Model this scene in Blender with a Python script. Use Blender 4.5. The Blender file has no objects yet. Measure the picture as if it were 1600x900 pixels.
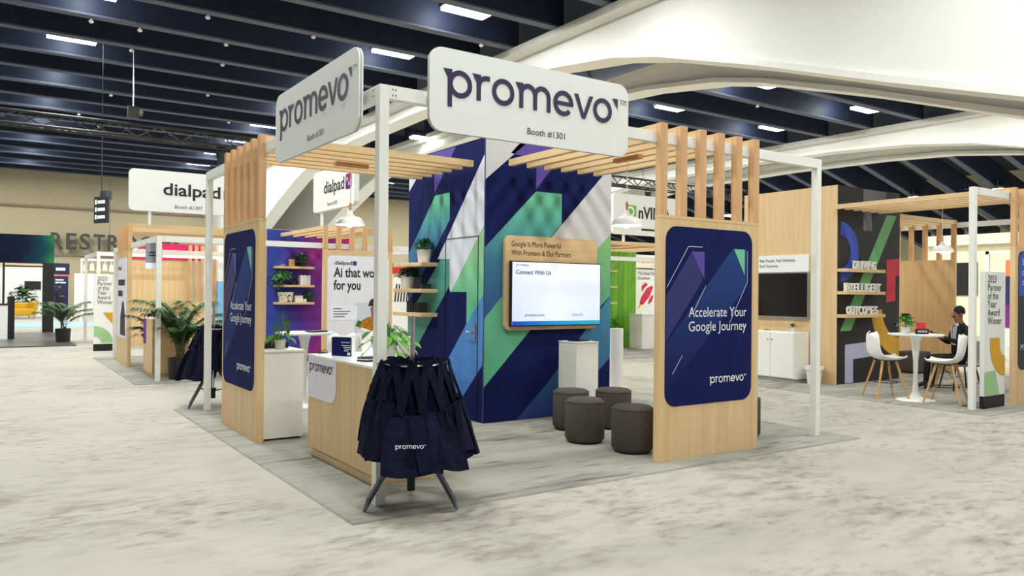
import bpy, bmesh, math, random
from mathutils import Vector, Matrix
random.seed(7)
sc = bpy.context.scene
C = sc.collection
PI = math.pi
R90 = -PI / 2          # turns a thing that faces -Y so that it faces -X

# ------------------------------------------------------------------ camera
cam = bpy.data.cameras.new('camera'); cam.lens = 1213.08 / 1600 * 36; cam.sensor_width = 36
cam.clip_end = 300
camo = bpy.data.objects.new('camera', cam); C.objects.link(camo); sc.camera = camo
fw = Vector((0.5629581, 0.82646742, 0.0054582)); rt = Vector((0.82641097, -0.56298375, 0.00970559)); up = rt.cross(fw)
camo.matrix_world = Matrix(((rt.x, up.x, -fw.x, -2.33398), (rt.y, up.y, -fw.y, -5.13149), (rt.z, up.z, -fw.z, 1.552), (0, 0, 0, 1)))

# ------------------------------------------------------------------ world, exposure
w = bpy.data.worlds.new('hall'); sc.world = w; w.use_nodes = True
w.node_tree.nodes['Background'].inputs[0].default_value = (0.95, 0.97, 1.0, 1)
w.node_tree.nodes['Background'].inputs[1].default_value = 0.36
LAMP_W = 134.0
sc.view_settings.view_transform = 'Standard'; sc.view_settings.look = 'None'
sc.view_settings.gamma = 1.0; sc.view_settings.use_curve_mapping = False
sc.view_settings.exposure = -0.2

# ------------------------------------------------------------------ materials
def lin(c): return tuple(((v / 255) / 12.92 if v / 255 <= .04045 else ((v / 255 + .055) / 1.055) ** 2.4) for v in c) + (1,)
MATS = {}
def mat(name, c, rough=.55, metal=0., var=.06, scale=6., stretch=(1, 1, 1), c2=None, bump=0., emit=0., lo=.35, hi=.65, detail=3, spec=.4):
    """noise-driven procedural material: colour c mixed with c2 (or a slightly darker c)"""
    if name in MATS: return MATS[name]
    m = bpy.data.materials.new(name); m.use_nodes = True; nt = m.node_tree; b = nt.nodes['Principled BSDF']
    tc = nt.nodes.new('ShaderNodeTexCoord'); mp = nt.nodes.new('ShaderNodeMapping'); mp.inputs['Scale'].default_value = stretch
    nz = nt.nodes.new('ShaderNodeTexNoise'); nz.inputs['Scale'].default_value = scale; nz.inputs['Detail'].default_value = detail
    rp = nt.nodes.new('ShaderNodeValToRGB'); a = lin(c)
    rp.color_ramp.elements[0].position = lo; rp.color_ramp.elements[1].position = hi
    rp.color_ramp.elements[0].color = a
    rp.color_ramp.elements[1].color = lin(c2) if c2 else tuple(v * (1 - var) for v in a[:3]) + (1,)
    L = nt.links.new
    L(tc.outputs['Object'], mp.inputs[0]); L(mp.outputs[0], nz.inputs['Vector']); L(nz.outputs['Fac'], rp.inputs[0])
    L(rp.outputs[0], b.inputs['Base Color'])
    b.inputs['Roughness'].default_value = rough; b.inputs['Metallic'].default_value = metal
    b.inputs['Specular IOR Level'].default_value = spec
    if emit:
        L(rp.outputs[0], b.inputs['Emission Color']); b.inputs['Emission Strength'].default_value = emit
    if bump:
        bp = nt.nodes.new('ShaderNodeBump'); bp.inputs['Strength'].default_value = bump; bp.inputs['Distance'].default_value = .01
        L(nz.outputs['Fac'], bp.inputs['Height']); L(bp.outputs[0], b.inputs['Normal'])
    MATS[name] = m; return m
def grad(name, stops, axis='Z', lo=0., hi=1., rough=.7, wob=.0, emit=0., wscale=1.5):
    """printed gradient along an object axis"""
    if name in MATS: return MATS[name]
    m = bpy.data.materials.new(name); m.use_nodes = True; nt = m.node_tree; b = nt.nodes['Principled BSDF']; L = nt.links.new
    tc = nt.nodes.new('ShaderNodeTexCoord'); sp = nt.nodes.new('ShaderNodeSeparateXYZ'); L(tc.outputs['Object'], sp.inputs[0])
    mr = nt.nodes.new('ShaderNodeMapRange'); mr.inputs[1].default_value = lo; mr.inputs[2].default_value = hi
    src = sp.outputs[axis] if axis in 'XYZ' else None
    nz = nt.nodes.new('ShaderNodeTexNoise'); nz.inputs['Scale'].default_value = wscale; L(tc.outputs['Object'], nz.inputs['Vector'])
    ma = nt.nodes.new('ShaderNodeMath'); ma.operation = 'MULTIPLY_ADD'; ma.inputs[1].default_value = wob
    L(nz.outputs['Fac'], ma.inputs[0]); L(src, ma.inputs[2]); L(ma.outputs[0], mr.inputs[0])
    rp = nt.nodes.new('ShaderNodeValToRGB'); e = rp.color_ramp.elements
    while len(e) < len(stops): e.new(.5)
    for i, (p, c) in enumerate(stops): e[i].position = p; e[i].color = lin(c)
    L(mr.outputs[0], rp.inputs[0]); L(rp.outputs[0], b.inputs['Base Color']); b.inputs['Roughness'].default_value = rough; b.inputs['Specular IOR Level'].default_value = .12
    if emit: L(rp.outputs[0], b.inputs['Emission Color']); b.inputs['Emission Strength'].default_value = emit
    MATS[name] = m; return m
def wood(name, c, c2, stretch): return mat(name, c, .5, c2=c2, scale=9, stretch=stretch, lo=.3, hi=.75, detail=5, bump=.02)
WD, WD2 = (224, 194, 148), (208, 174, 126)
wood_v = wood('birch ply, upright grain', WD, WD2, (1.6, 1.6, .09))
wood_x = wood('birch, grain along x', WD, WD2, (.09, 2, 2))
wood_y = wood('birch, grain along y', WD, WD2, (2, .09, 2))
slat_m = wood('fir slat', (214, 172, 126), (194, 148, 102), (2.2, 2.2, .07))
white = mat('white paint', (236, 236, 230), .45, var=.03)
board_w = mat('white sign board', (232, 233, 230), .5, var=.02)
plastic_w = mat('white plastic', (238, 238, 236), .35, var=.02)
navy = mat('navy print', (24, 32, 86), .75, c2=(22, 29, 80), spec=.08)
navy_b = mat('navy print lit', (36, 46, 112), .5, c2=(33, 48, 110))
ink = mat('dark violet ink', (44, 32, 74), .5)
black = mat('matt black', (22, 22, 24), .55)
txt_d = mat('near black ink', (36, 36, 40), .6)
txt_w = mat('white ink', (236, 238, 244), .5)
chrome = mat('brushed steel', (190, 192, 194), .25, metal=1.)
grey_f = mat('charcoal felt', (92, 86, 84), .95, c2=(72, 68, 68), scale=90, bump=.25, spec=.1)
cloth = mat('navy tote cloth', (22, 24, 46), .9, c2=(14, 15, 30), scale=25, bump=.2, spec=.1)
leaf = mat('leaf green', (62, 128, 50), .45, c2=(36, 92, 34), scale=14)
leaf2 = mat('bright leaf', (112, 168, 66), .45, c2=(72, 134, 48), scale=14)
palm_m = mat('palm green', (70, 112, 56), .5, c2=(44, 82, 40), scale=10)
soil = mat('soil', (60, 46, 36), .95)
purple = mat('violet print', (84, 66, 158), .5); ltgreen = mat('mint print', (110, 196, 160), .5)
greyprint = mat('pale grey print', (206, 206, 210), .5); lavender = mat('lavender white print', (214, 218, 232), .5)
gold = mat('mustard print', (214, 160, 30), .5); sage = mat('sage green print', (158, 200, 146), .5)
screen_off = mat('dark screen', (20, 18, 18), .12)
leg_wood = mat('beech leg', (206, 160, 106), .5, c2=(184, 136, 84), scale=20, stretch=(1, 1, .1))
carpet = None

# ------------------------------------------------------------------ mesh helpers
class MB:
    def __init__(s): s.v = []; s.f = []; s.m = []
    def add(s, vs, fs, m=0):
        o = len(s.v); s.v += [tuple(p) for p in vs]; s.f += [tuple(i + o for i in f) for f in fs]; s.m += [m] * len(fs); return s
    def box(s, x0, x1, y0, y1, z0, z1, m=0):
        return s.add([(x0, y0, z0), (x1, y0, z0), (x1, y1, z0), (x0, y1, z0), (x0, y0, z1), (x1, y0, z1), (x1, y1, z1), (x0, y1, z1)],
                     [(0, 3, 2, 1), (4, 5, 6, 7), (0, 1, 5, 4), (1, 2, 6, 5), (2, 3, 7, 6), (3, 0, 4, 7)], m)
    def poly_y(s, pts, y0, y1=None, m=0):
        """(x,z) outline, counter-clockwise seen from -Y; a face at y0, extruded to y1 if given"""
        n = len(pts)
        a = sum(pts[i][0] * pts[(i + 1) % n][1] - pts[(i + 1) % n][0] * pts[i][1] for i in range(n))
        if a < 0: pts = pts[::-1]
        if y1 is None: return s.add([(x, y0, z) for x, z in pts], [tuple(range(n))], m)
        vs = [(x, y0, z) for x, z in pts] + [(x, y1, z) for x, z in pts]
        return s.add(vs, [tuple(range(n)), tuple(range(2 * n - 1, n - 1, -1))] + [(i, n + i, n + (i + 1) % n, (i + 1) % n) for i in range(n)], m)
    def cyl(s, a, b, r0, r1=None, n=12, m=0, cap=True):
        r1 = r0 if r1 is None else r1; a = Vector(a); b = Vector(b); d = (b - a).normalized()
        u = d.orthogonal().normalized(); v = d.cross(u); vs = []
        for p, r in ((a, r0), (b, r1)):
            vs += [p + u * (r * math.cos(2 * PI * i / n)) + v * (r * math.sin(2 * PI * i / n)) for i in range(n)]
        fs = [(i, (i + 1) % n, n + (i + 1) % n, n + i) for i in range(n)]
        if cap: fs += [tuple(range(n - 1, -1, -1)), tuple(range(n, 2 * n))]
        return s.add(vs, fs, m)
    def tube(s, pts, r, n=8, m=0):
        for i in range(len(pts) - 1): s.cyl(pts[i], pts[i + 1], r, n=n, m=m)
        return s
    def lathe(s, prof, n=24, c=(0, 0, 0), m=0):
        vs = [(c[0] + r * math.cos(2 * PI * i / n), c[1] + r * math.sin(2 * PI * i / n), c[2] + z) for r, z in prof for i in range(n)]
        fs = [(k * n + i, k * n + (i + 1) % n, (k + 1) * n + (i + 1) % n, (k + 1) * n + i) for k in range(len(prof) - 1) for i in range(n)]
        return s.add(vs, fs, m)
    def build(s, name, mats, parent=None, smooth=False, loc=None, rot=None, bevel=0):
        me = bpy.data.meshes.new(name); me.from_pydata(s.v, [], s.f)
        for mm in (mats if isinstance(mats, (list, tuple)) else [mats]): me.materials.append(mm)
        me.polygons.foreach_set('material_index', s.m)
        if smooth: me.polygons.foreach_set('use_smooth', [True] * len(s.f))
        me.update(); o = bpy.data.objects.new(name, me); C.objects.link(o)
        if smooth:
            try: me.set_sharp_from_angle(angle=math.radians(40))
            except Exception: pass
        if parent: o.parent = parent
        if loc: o.location = loc
        if rot: o.rotation_euler = rot
        if bevel:
            b = o.modifiers.new('bevel', 'BEVEL'); b.width = bevel; b.segments = 2; b.limit_method = 'ANGLE'
        return o
    def build_each(s, name, mats, parent=None, loc=None, **k):
        """every separate piece as an object of its own"""
        par = list(range(len(s.v)))
        def fd(i):
            while par[i] != i: par[i] = par[par[i]]; i = par[i]
            return i
        for f in s.f:
            for i in f[1:]: par[fd(i)] = fd(f[0])
        gr = {}
        for f, m in zip(s.f, s.m): gr.setdefault(fd(f[0]), []).append((f, m))
        for fs in gr.values():
            b = MB(); ids = {}
            for f, m in fs:
                b.f.append(tuple(ids.setdefault(i, len(ids)) for i in f)); b.m.append(m)
            b.v = [s.v[i] for i in ids]
            if isinstance(mats, (list, tuple)): mm = mats[b.m[0]]; b.m = [0] * len(b.m)
            else: mm = mats
            b.build(name, mm, parent, loc=loc, **k)
def tag(o, label, cat, group=None):
    o['label'] = label; o['category'] = cat
    if group: o['group'] = group
    return o
def thing(name, label, cat, loc=(0, 0, 0), rz=0, group=None):
    o = bpy.data.objects.new(name, None); C.objects.link(o); o.empty_display_size = .1
    o.location = loc; o.rotation_euler = (0, 0, rz); return tag(o, label, cat, group)
def struct(o): o['kind'] = 'structure'; return o
def dup(root, loc, rz=0, label=None, group=None):
    r = root.copy(); C.objects.link(r); r.location = loc; r.rotation_euler = (0, 0, rz)
    if label: r['label'] = label
    if group: r['group'] = group
    for ch in list(root.children):
        c = ch.copy(); C.objects.link(c); c.parent = r
        for g in ch.children:
            d = g.copy(); C.objects.link(d); d.parent = c
    return r
def bx(name, m, parent, *d, bevel=0, label=None):
    o = MB().box(*d).build(name, m, parent, bevel=bevel)
    if label: o['label'] = label
    return o
def rrect(x0, x1, z0, z1, r, n=6, corners=(1, 1, 1, 1)):
    """rounded rectangle outline; corners: bottom-left, bottom-right, top-right, top-left"""
    out = []
    for k, (cx, cz, a0) in enumerate(((x0 + r, z0 + r, PI), (x1 - r, z0 + r, 1.5 * PI), (x1 - r, z1 - r, 0), (x0 + r, z1 - r, .5 * PI))):
        if corners[k]: out += [(cx + r * math.cos(a0 + PI / 2 * i / n), cz + r * math.sin(a0 + PI / 2 * i / n)) for i in range(n + 1)]
        else: out.append(((x0, z0), (x1, z0), (x1, z1), (x0, z1))[k])
    return out
def bars(parent, m, x, y, z, widths, h, pitch):
    """print too small to read in the photograph: one thin strip for each line"""
    b = MB()
    for k, w_ in enumerate(widths): b.poly_y([(x, z - pitch * k), (x + w_, z - pitch * k), (x + w_, z - pitch * k + h), (x, z - pitch * k + h)], y)
    b.build_each('print_line', m, parent)
TXT = {}
def text(body, parent, m, x, y, z, size=.1, fit=None, align='L', name='lettering', bold=0., extrude=0., space=1., line=1.):
    key = (body, bold, extrude / size if size else 0, space, line)
    if key not in TXT:
        cu = bpy.data.curves.new('t', 'FONT'); cu.body = body; cu.offset = bold; cu.extrude = extrude / size; cu.resolution_u = 3
        cu.space_character = space; cu.space_line = line
        ob = bpy.data.objects.new('t', cu); C.objects.link(ob)
        me = bpy.data.meshes.new_from_object(ob); TXT[key] = ([tuple(v.co) for v in me.vertices], [tuple(p.vertices) for p in me.polygons])
        bpy.data.objects.remove(ob); bpy.data.curves.remove(cu); bpy.data.meshes.remove(me)
    vs, fs = TXT[key]
    xs = [v[0] for v in vs]; W = max(xs) - min(xs); sx = (fit / W) if fit else size
    off = {'L': -min(xs), 'C': -min(xs) - W / 2, 'R': -max(xs)}[align]
    b = MB(); b.add([((v[0] + off) * sx, -v[2] * size, v[1] * size) for v in vs], fs)
    return b.build(name, m, parent, loc=(x, y, z))
def logo_mesh():
    """the geometric wordmark, drawn with x-height 1"""
    b = MB(); s = .2; F = lambda pts: b.poly_y(pts, -2e-5 * len(b.f))
    def ring(cx, cz, ro, a0=0, a1=360, n=28, st=s):
        for i in range(n):
            t0 = math.radians(a0 + (a1 - a0) * i / n); t1 = math.radians(a0 + (a1 - a0) * (i + 1) / n); ri = ro - st
            F([(cx + ri * math.cos(t0), cz + ri * math.sin(t0)), (cx + ro * math.cos(t0), cz + ro * math.sin(t0)),
               (cx + ro * math.cos(t1), cz + ro * math.sin(t1)), (cx + ri * math.cos(t1), cz + ri * math.sin(t1))])
    def stem(x, z0, z1): F([(x, z0), (x + s, z0), (x + s, z1), (x, z1)])
    def flag(x): F([(x - .2, 1.03), (x + s, 1.03), (x + s * .3, .62)])
    x = 0.2
    stem(x, -.42, 1.03); flag(x); ring(x + .56, .5, .54); x += 1.1 + .2
    stem(x, 0, 1.03); flag(x); ring(x + .46, .56, .46, 80, 180, 8); F([(x + .46, .82), (x + .62, .82), (x + .62, 1.02), (x + .46, 1.02)]); x += .62 + .1
    ring(x + .54, .5, .54); x += 1.08 + .24
    stem(x, 0, 1.03); flag(x)
    for k in (0, 1):
        cx = x + .45 + .7 * k; ring(cx, .59, .45, 0, 180, 14); stem(cx + .25, 0, .59)
    x += 1.6 + .14
    ring(x + .54, .5, .54, 0, 318, 24); F([(x + .1, .41), (x + 1.07, .41), (x + 1.08, .5), (x + 1.07, .58), (x + .1, .58)]); x += 1.08 + .04
    F([(x, 1.02), (x + .22, 1.02), (x + .62, 0), (x + .44, 0)]); F([(x + .84, 1.02), (x + 1.06, 1.02), (x + .62, 0), (x + .44, 0)]); x += 1.06
    ring(x + .54, .5, .54); x += 1.08
    F([(x + .02, 1.12), (x + .34, 1.12), (x + .34, .66)]); x += .34
    # trademark letters
    t = x + .14; h = .12
    F([(t, 1.12), (t, 1.09), (t + .15, 1.09), (t + .15, 1.12)]); F([(t + .06, 1.09), (t + .06, .9), (t + .09, .9), (t + .09, 1.09)])
    for k in (.19, .34): F([(t + k, 1.12), (t + k, .9), (t + k + .03, .9), (t + k + .03, 1.12)])
    F([(t + .19, 1.12), (t + .28, 1.0), (t + .37, 1.12), (t + .33, 1.12), (t + .28, 1.05), (t + .23, 1.12)])
    return b, t + .37
LOGO, LOGO_W = logo_mesh()
def logo(parent, m, x, y, z, wdt, name='wordmark', sx=1.):
    k = wdt / LOGO_W; b = MB(); b.v = [(p[0] * k, p[1], p[2] * k) for p in LOGO.v]; b.f = LOGO.f; b.m = LOGO.m
    return b.build(name, m, parent, loc=(x, y, z))

# ================================================================== the hall
def carpet_mat(name, base, scuff, amount, st, sc_=1.):
    m = bpy.data.materials.new(name); m.use_nodes = True; nt = m.node_tree; b = nt.nodes['Principled BSDF']; L = nt.links.new
    tc = nt.nodes.new('ShaderNodeTexCoord')
    def noise(scale, stretch, detail=4, rot=0.):
        mp = nt.nodes.new('ShaderNodeMapping'); mp.inputs['Scale'].default_value = stretch; mp.inputs['Rotation'].default_value = (0, 0, rot)
        n = nt.nodes.new('ShaderNodeTexNoise'); n.inputs['Scale'].default_value = scale; n.inputs['Detail'].default_value = detail
        L(tc.outputs['Object'], mp.inputs[0]); L(mp.outputs[0], n.inputs['Vector']); return n.outputs['Fac']
    def ramp(x, lo, hi):
        r = nt.nodes.new('ShaderNodeMapRange'); r.inputs[1].default_value = lo; r.inputs[2].default_value = hi; L(x, r.inputs[0]); return r.outputs[0]
    def mul(a, c):
        r = nt.nodes.new('ShaderNodeMath'); r.operation = 'MULTIPLY'
        L(a, r.inputs[0])
        if isinstance(c, float): r.inputs[1].default_value = c
        else: L(c, r.inputs[1])
        return r.outputs[0]
    a = mul(ramp(noise(2.6 * sc_, st, 6, .35), .44, .8), ramp(noise(.45, (1, 1, 1), 3), .38, .62))
    c = mul(ramp(noise(7. * sc_, st, 5, -.3), .5, .8), ramp(noise(.8, (1, 1, 1), 2), .4, .6))
    ad = nt.nodes.new('ShaderNodeMath'); ad.operation = 'ADD'; ad.use_clamp = True; L(a, ad.inputs[0]); L(c, ad.inputs[1])
    fin = mul(ad.outputs[0], amount)
    mx = nt.nodes.new('ShaderNodeMix'); mx.data_type = 'RGBA'; mx.inputs[6].default_value = lin(base); mx.inputs[7].default_value = lin(scuff); L(fin, mx.inputs[0])
    fb = noise(160, (1, 1, 1), 2); mr = ramp(fb, .2, .8)
    mx2 = nt.nodes.new('ShaderNodeMix'); mx2.data_type = 'RGBA'; mx2.blend_type = 'MULTIPLY'; mx2.inputs[0].default_value = .22
    L(mx.outputs[2], mx2.inputs[6])
    cmb = nt.nodes.new('ShaderNodeCombineColor'); [L(mr, cmb.inputs[i]) for i in range(3)]; L(cmb.outputs[0], mx2.inputs[7])
    L(mx2.outputs[2], b.inputs['Base Color']); b.inputs['Roughness'].default_value = .95; b.inputs['Specular IOR Level'].default_value = .1
    bp = nt.nodes.new('ShaderNodeBump'); bp.inputs['Strength'].default_value = .3; bp.inputs['Distance'].default_value = .006; L(fb, bp.inputs['Height']); L(bp.outputs[0], b.inputs['Normal'])
    return m
floor_m = carpet_mat('pale aisle carpet', (184, 180, 167), (126, 120, 110), .8, (.8, 1.7, 1), 1.25)
pad_m = carpet_mat('grey booth carpet', (162, 161, 151), (84, 84, 78), 1., (.35, 1.7, 1), .9)
fl = MB().box(-40, 60, -30, 50, -.2, 0).build('floor', floor_m); struct(fl)
def booth_carpet(x0, x1, y0, y1, label, m=pad_m):
    b = MB(); h = .012
    b.add([(x0, y0, .001), (x1, y0, .001), (x1, y1, .001), (x0, y1, .001), (x0 + .01, y0 + .01, h), (x1 - .01, y0 + .01, h), (x1 - .01, y1 - .01, h), (x0 + .01, y1 - .01, h)],
          [(4, 5, 6, 7), (0, 1, 5, 4), (1, 2, 6, 5), (2, 3, 7, 6), (3, 0, 4, 7)])
    return tag(b.build('booth_carpet', m), label, 'carpet')
booth_carpet(-.3, 5.56, -.3, 5.56, 'grey carpet pad under the big navy and wood booth in the middle')
booth_carpet(-.3, 5.56, 8.56, 14.4, 'grey carpet pad under the booth with purple shelf wall')
booth_carpet(8.45, 14.3, -.3, 5.56, 'grey carpet pad under the black-walled booth on the right')
booth_carpet(8.45, 14.3, 8.56, 14.4, 'grey carpet pad under the booth with green wall')
G_ = .012       # top of the booth carpets
blue_m = mat('blue carpet', (150, 186, 226), .95, bump=.1, scale=60)
tag(MB().box(-12, 3.2, 30.5, 35.2, .001, .012).build('blue_carpet', blue_m), 'light blue carpet strip far down the left aisle', 'carpet')

steel_navy = mat('navy painted steel', (38, 47, 70), .6, c2=(34, 42, 63), scale=2)
flange_m = mat('bounce-lit navy flange', (84, 90, 108), .6)  # same navy steel, with floor bounce put into a paler colour
deck_m = mat('dark deck', (40, 46, 62), .8)
arch_m = mat('white arch plaster', (238, 238, 232), .7, var=.03, scale=.6)
ceil = MB().box(-40, 60, -30, 50, 9.35, 9.5).build('ceiling', deck_m); struct(ceil)
def beam_mesh(length):
    b = MB(); b.box(0, length, -.11, .11, .05, 1.15, 0); b.box(0, length, -.14, .14, 0, .05, 1); return b
def beam_row(x0, x1, slope=0.):
    first = None; k = 0; y = 18.44 - 16 * 2
    while y < 47:
        if first is None:
            first = beam_mesh(x1 - x0).build('beam', [steel_navy, flange_m], ceil); o = first
        else:
            o = first.copy(); C.objects.link(o)
        o.location = (x0, y, 8.2); o.rotation_euler = (0, slope, 0); y += 2.0
beam_row(-38, 9.7); beam_row(14.3, 26.9); beam_row(31.3, 47, .24)
# arches: soffit height by distance from the crown at y = 19.2
PROF = [(-33, -.2), (-30, .9), (-27, 1.95), (-24, 2.95), (-21.5, 3.75), (-19.3, 4.4), (-17.3, 5.04), (-14.7, 5.93), (-12, 6.76), (-10.5, 7.1), (-8, 7.42), (-5, 7.58), (0, 7.66)]
PROF = PROF + [(-a, z) for a, z in PROF[-2::-1]]
def arch(x0, x1):
    b = MB(); n = len(PROF)
    for i in range(n - 1):
        (a, za), (c, zc) = PROF[i], PROF[i + 1]; ya, yc = 19.2 + a, 19.2 + c
        for (u0, u1, lo, hi) in ((x0, x1, .12, None), (x0 - .12, x1 + .12, 0, .12)):
            t0 = 8.25 if hi is None else za + hi; t1 = 8.25 if hi is None else zc + hi
            b.add([(u0, ya, za + lo), (u1, ya, za + lo), (u1, yc, zc + lo), (u0, yc, zc + lo), (u0, ya, t0), (u1, ya, t0), (u1, yc, t1), (u0, yc, t1)],
                  [(0, 3, 2, 1), (4, 5, 6, 7), (0, 1, 5, 4), (1, 2, 6, 5), (2, 3, 7, 6), (3, 0, 4, 7)])
    o = b.build('arch_rib', arch_m, ceil); o['label'] = 'white plaster arch rib spanning the hall'
    MB().box(x0 - .45, x0 - .02, -12, 47.5, 8.02, 8.2).build('arch_tray', mat('white tray', (214, 212, 204), .5), ceil)
    return o
for x in (9.95, 13.5, 27.2, 30.6): arch(x, x + .5)
d = MB().cyl((12.1, 3, 8.0), (12.1, 17, 8.0), .42, n=20)
for k in range(5): d.cyl((12.1, 4 + 2.6 * k, 8.0), (12.1, 4.1 + 2.6 * k, 8.0), .46, n=20)
tag(d.build('air_duct', mat('blue grey duct', (84, 96, 124), .45), smooth=True), 'round blue-grey air duct between the two white arch ribs', 'duct')
# walls
wall_m = mat('beige wall', (186, 174, 144), .85, var=.06, scale=.4)
b = MB().box(-40, 60, 48, 48.3, 0, 9.4); wb = struct(b.build('wall_back', wall_m))
for k in range(16): MB().box(-38 + 6 * k, -37.97 + 6 * k, 47.985, 48, 0, 8.2).build('wall_joint', mat('joint', (150, 138, 112), .9), wb)
struct(MB().box(50, 50.3, -30, 48, 0, 9.4).build('wall_right', mat('cream wall', (222, 212, 178), .85, scale=.4)))
struct(MB().box(-9, 9.4, 47.9, 48, 3.45, 3.62).build('trim_1', mat('wall ledge', (150, 142, 128), .7)))
tag(MB().cyl((-30, 47.85, 6.3), (9.5, 47.85, 6.3), .06, n=10).build('wall_pipe', mat('pipe', (150, 132, 112), .5), smooth=True), 'thin brown pipe running along the beige back wall', 'pipe')
rs = thing('wall_sign', 'big dark RESTROOMS letters mounted on the beige back wall', 'sign', (.9, 47.6, 3.85))
lm = mat('dark bronze letters', (62, 60, 60), .5); xx = 0
for ch, wd in zip('RESTROOMS', (.62, .52, .56, .6, .62, .8, .8, .8, .56)):
    text(ch, rs, lm, xx, -.1, 0, size=1.35, fit=wd, name='letter', extrude=.1, bold=.012); xx += wd + .17

# ------------------------------------------------------------------ ceiling lights
house_m = mat('lamp housing', (60, 62, 68), .5)
diff_m = mat('led diffuser', (255, 253, 246), .5, var=.01, emit=9.)
l0 = thing('ceiling_light', 'bright white rectangular high-bay light under the dark ceiling beams', 'ceiling light', group='high-bay ceiling lights')
MB().box(-.62, .62, -.26, .26, .1, .2).build('housing', house_m, l0)
MB().box(-.58, .58, -.22, .22, .02, .1).build('diffuser', diff_m, l0)
MB().box(-.5, -.46, -.02, .02, .2, .5).box(.46, .5, -.02, .02, .2, .5).build_each('bracket', house_m, l0)
ld = bpy.data.lights.new('high_bay', 'AREA'); ld.shape = 'RECTANGLE'; ld.size = 1.2; ld.size_y = .45; ld.energy = LAMP_W; ld.color = (.975, 1.0, .965)
lg_ = bpy.data.lights.new('added_glow', 'POINT'); lg_.energy = 55; lg_.shadow_soft_size = .12; lg_.color = (.9, .97, 1)  # extra point light without a fixture, added for the glow on the next beam
first = True
for x in (-8, -.42, 7.2, 18.2, 24.0, 31.2, 37.4):
    for k in range(-5 if x > -5 else -2, 9):  # leftmost and rearmost rows are unseen, added to brighten the booth's upright faces
        if x == 7.2 and k == -2: continue
        y = 10.44 + 4 * k + .48
        if x > 30: y += 1.2
        z = (8.33 if x < 3 and y > 19.5 else 8.24) if x < 30 else 8.12 - max(0, x - 31.3) * .245 - .1
        if first: o = l0; o.location = (x, y, z); first = False
        else: o = dup(l0, (x, y, z))
        la = bpy.data.objects.new('high_bay_lamp', ld); C.objects.link(la); la.location = (0, 0, -.0); la.parent = o
        if y > 8 and x < 26:
            lb = bpy.data.objects.new('added_glow_lamp', lg_); C.objects.link(lb); lb.location = (0, .8, .3); lb.parent = o
dup(l0, (13.1, 24.3, 8.0), label='bright ceiling light seen between the white arch ribs above the left canopy')
# sensors on the beams
sen = thing('ceiling_sensor', 'small white detector hanging from the dark ceiling beams', 'detector', (-.2, 16.6, 8.1), group='small ceiling detectors')
MB().cyl((0, 0, .06), (0, 0, .1), .03, n=10).build('mount', white, sen); MB().lathe([(.001, .0), (.04, .01), (.06, .035), (.06, .06), (0.001, .06)], 12).build('dome', white, sen, smooth=True)
for x, y in ((.9, 16.6), (2.1, 14.6), (3.0, 16.5), (1.0, 18.6), (3.4, 18.5), (4.7, 14.5), (3.9, 22.5), (1.2, 24.5), (.6, 28.5), (1.5, 30.5), (2.3, 32.5), (5.6, 26.5), (6.8, 16.5), (8.6, 12.5), (17, 14.5), (20, 12.5)): dup(sen, (x, y, 8.1))
# trusses
truss_m = mat('black truss', (28, 28, 30), .5)
def truss(x0, x1, y, z, label, h=.42):
    t = thing('lighting_truss', label, 'truss', (x0, y, z)); L_ = x1 - x0; ch = [(0, 0), (h, 0), (h / 2, h * .87)]
    for (a, c) in ch: MB().cyl((0, a, c), (L_, a, c), .042, n=6).build('chord', truss_m, t)
    b = MB(); n = int(L_ / .55)
    for i in range(n):
        u0, u1 = L_ * i / n, L_ * (i + 1) / n
        for p, q in ((0, 1), (1, 2), (2, 0)):
            A, B = (ch[p], ch[q]) if i % 2 else (ch[q], ch[p])
            b.cyl((u0, *A), (u1, *B), .022, n=4, cap=False)
    b.build('lacing', truss_m, t)
    b = MB()
    for u in (L_ * .18, L_ * .5, L_ * .82): b.cyl((u, h / 2, h), (u, h / 2, 8.9 - z), .012, n=5)
    b.build_each('hanging_cable', truss_m, t)
    return t
truss(-9, 9.6, 18.4, 5.75, 'long black lighting truss hanging over the left aisle')
truss(10.8, 30, 18.4, 5.95, 'black lighting truss seen behind the tall slats on the right')
def stage_light(loc, label):
    t = thing('stage_light', label, 'spotlight', loc)
    MB().tube([(-.14, 0, 0), (-.14, 0, -.28), (.14, 0, -.28), (.14, 0, 0), (-.14, 0, 0)], .02, 6).build('yoke', truss_m, t)
    MB().lathe([(.001, -.18), (.1, -.18), (.12, 0), (.12, .16), (.15, .2), (.14, .2), (.1, .0)], 14, (0, 0, -.32)).build('lamp_head', truss_m, t, smooth=True)
    MB().box(-.03, .03, -.03, .03, 0, .1).build('clamp', truss_m, t)
stage_light((4.6, 18.5, 5.7), 'black stage light clamped under the truss left of the left sign')
stage_light((3.4, 18.5, 5.7), 'black stage light on the truss, further left of two')
stage_light((17.2, 18.5, 5.9), 'black stage light under the truss behind the right canopy')
stage_light((20.6, 18.5, 5.9), 'black stage light seen between the tall slats')
h = thing('chain_motor', 'dark hoist motor hanging on a rod above the left truss', 'hoist', (1.05, 18.6, 6.3))
MB().box(-.14, .14, -.1, .1, 0, .3).build('body', truss_m, h); MB().cyl((0, 0, .3), (0, 0, 1.85), .015, n=6).build('rod', chrome, h); MB().cyl((.14, 0, .15), (.24, 0, .15), .09, n=12).build('motor', mat('motor grey', (120, 112, 96), .5), h)
s = thing('hanging_screen', 'small black hanging screen with white icons left of the white sign', 'screen', (1.3, 30, 4.15), math.radians(-62))
MB().box(0, .8, 0, .1, 0, 1.05).build('panel', black, s)
b = MB()
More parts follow.
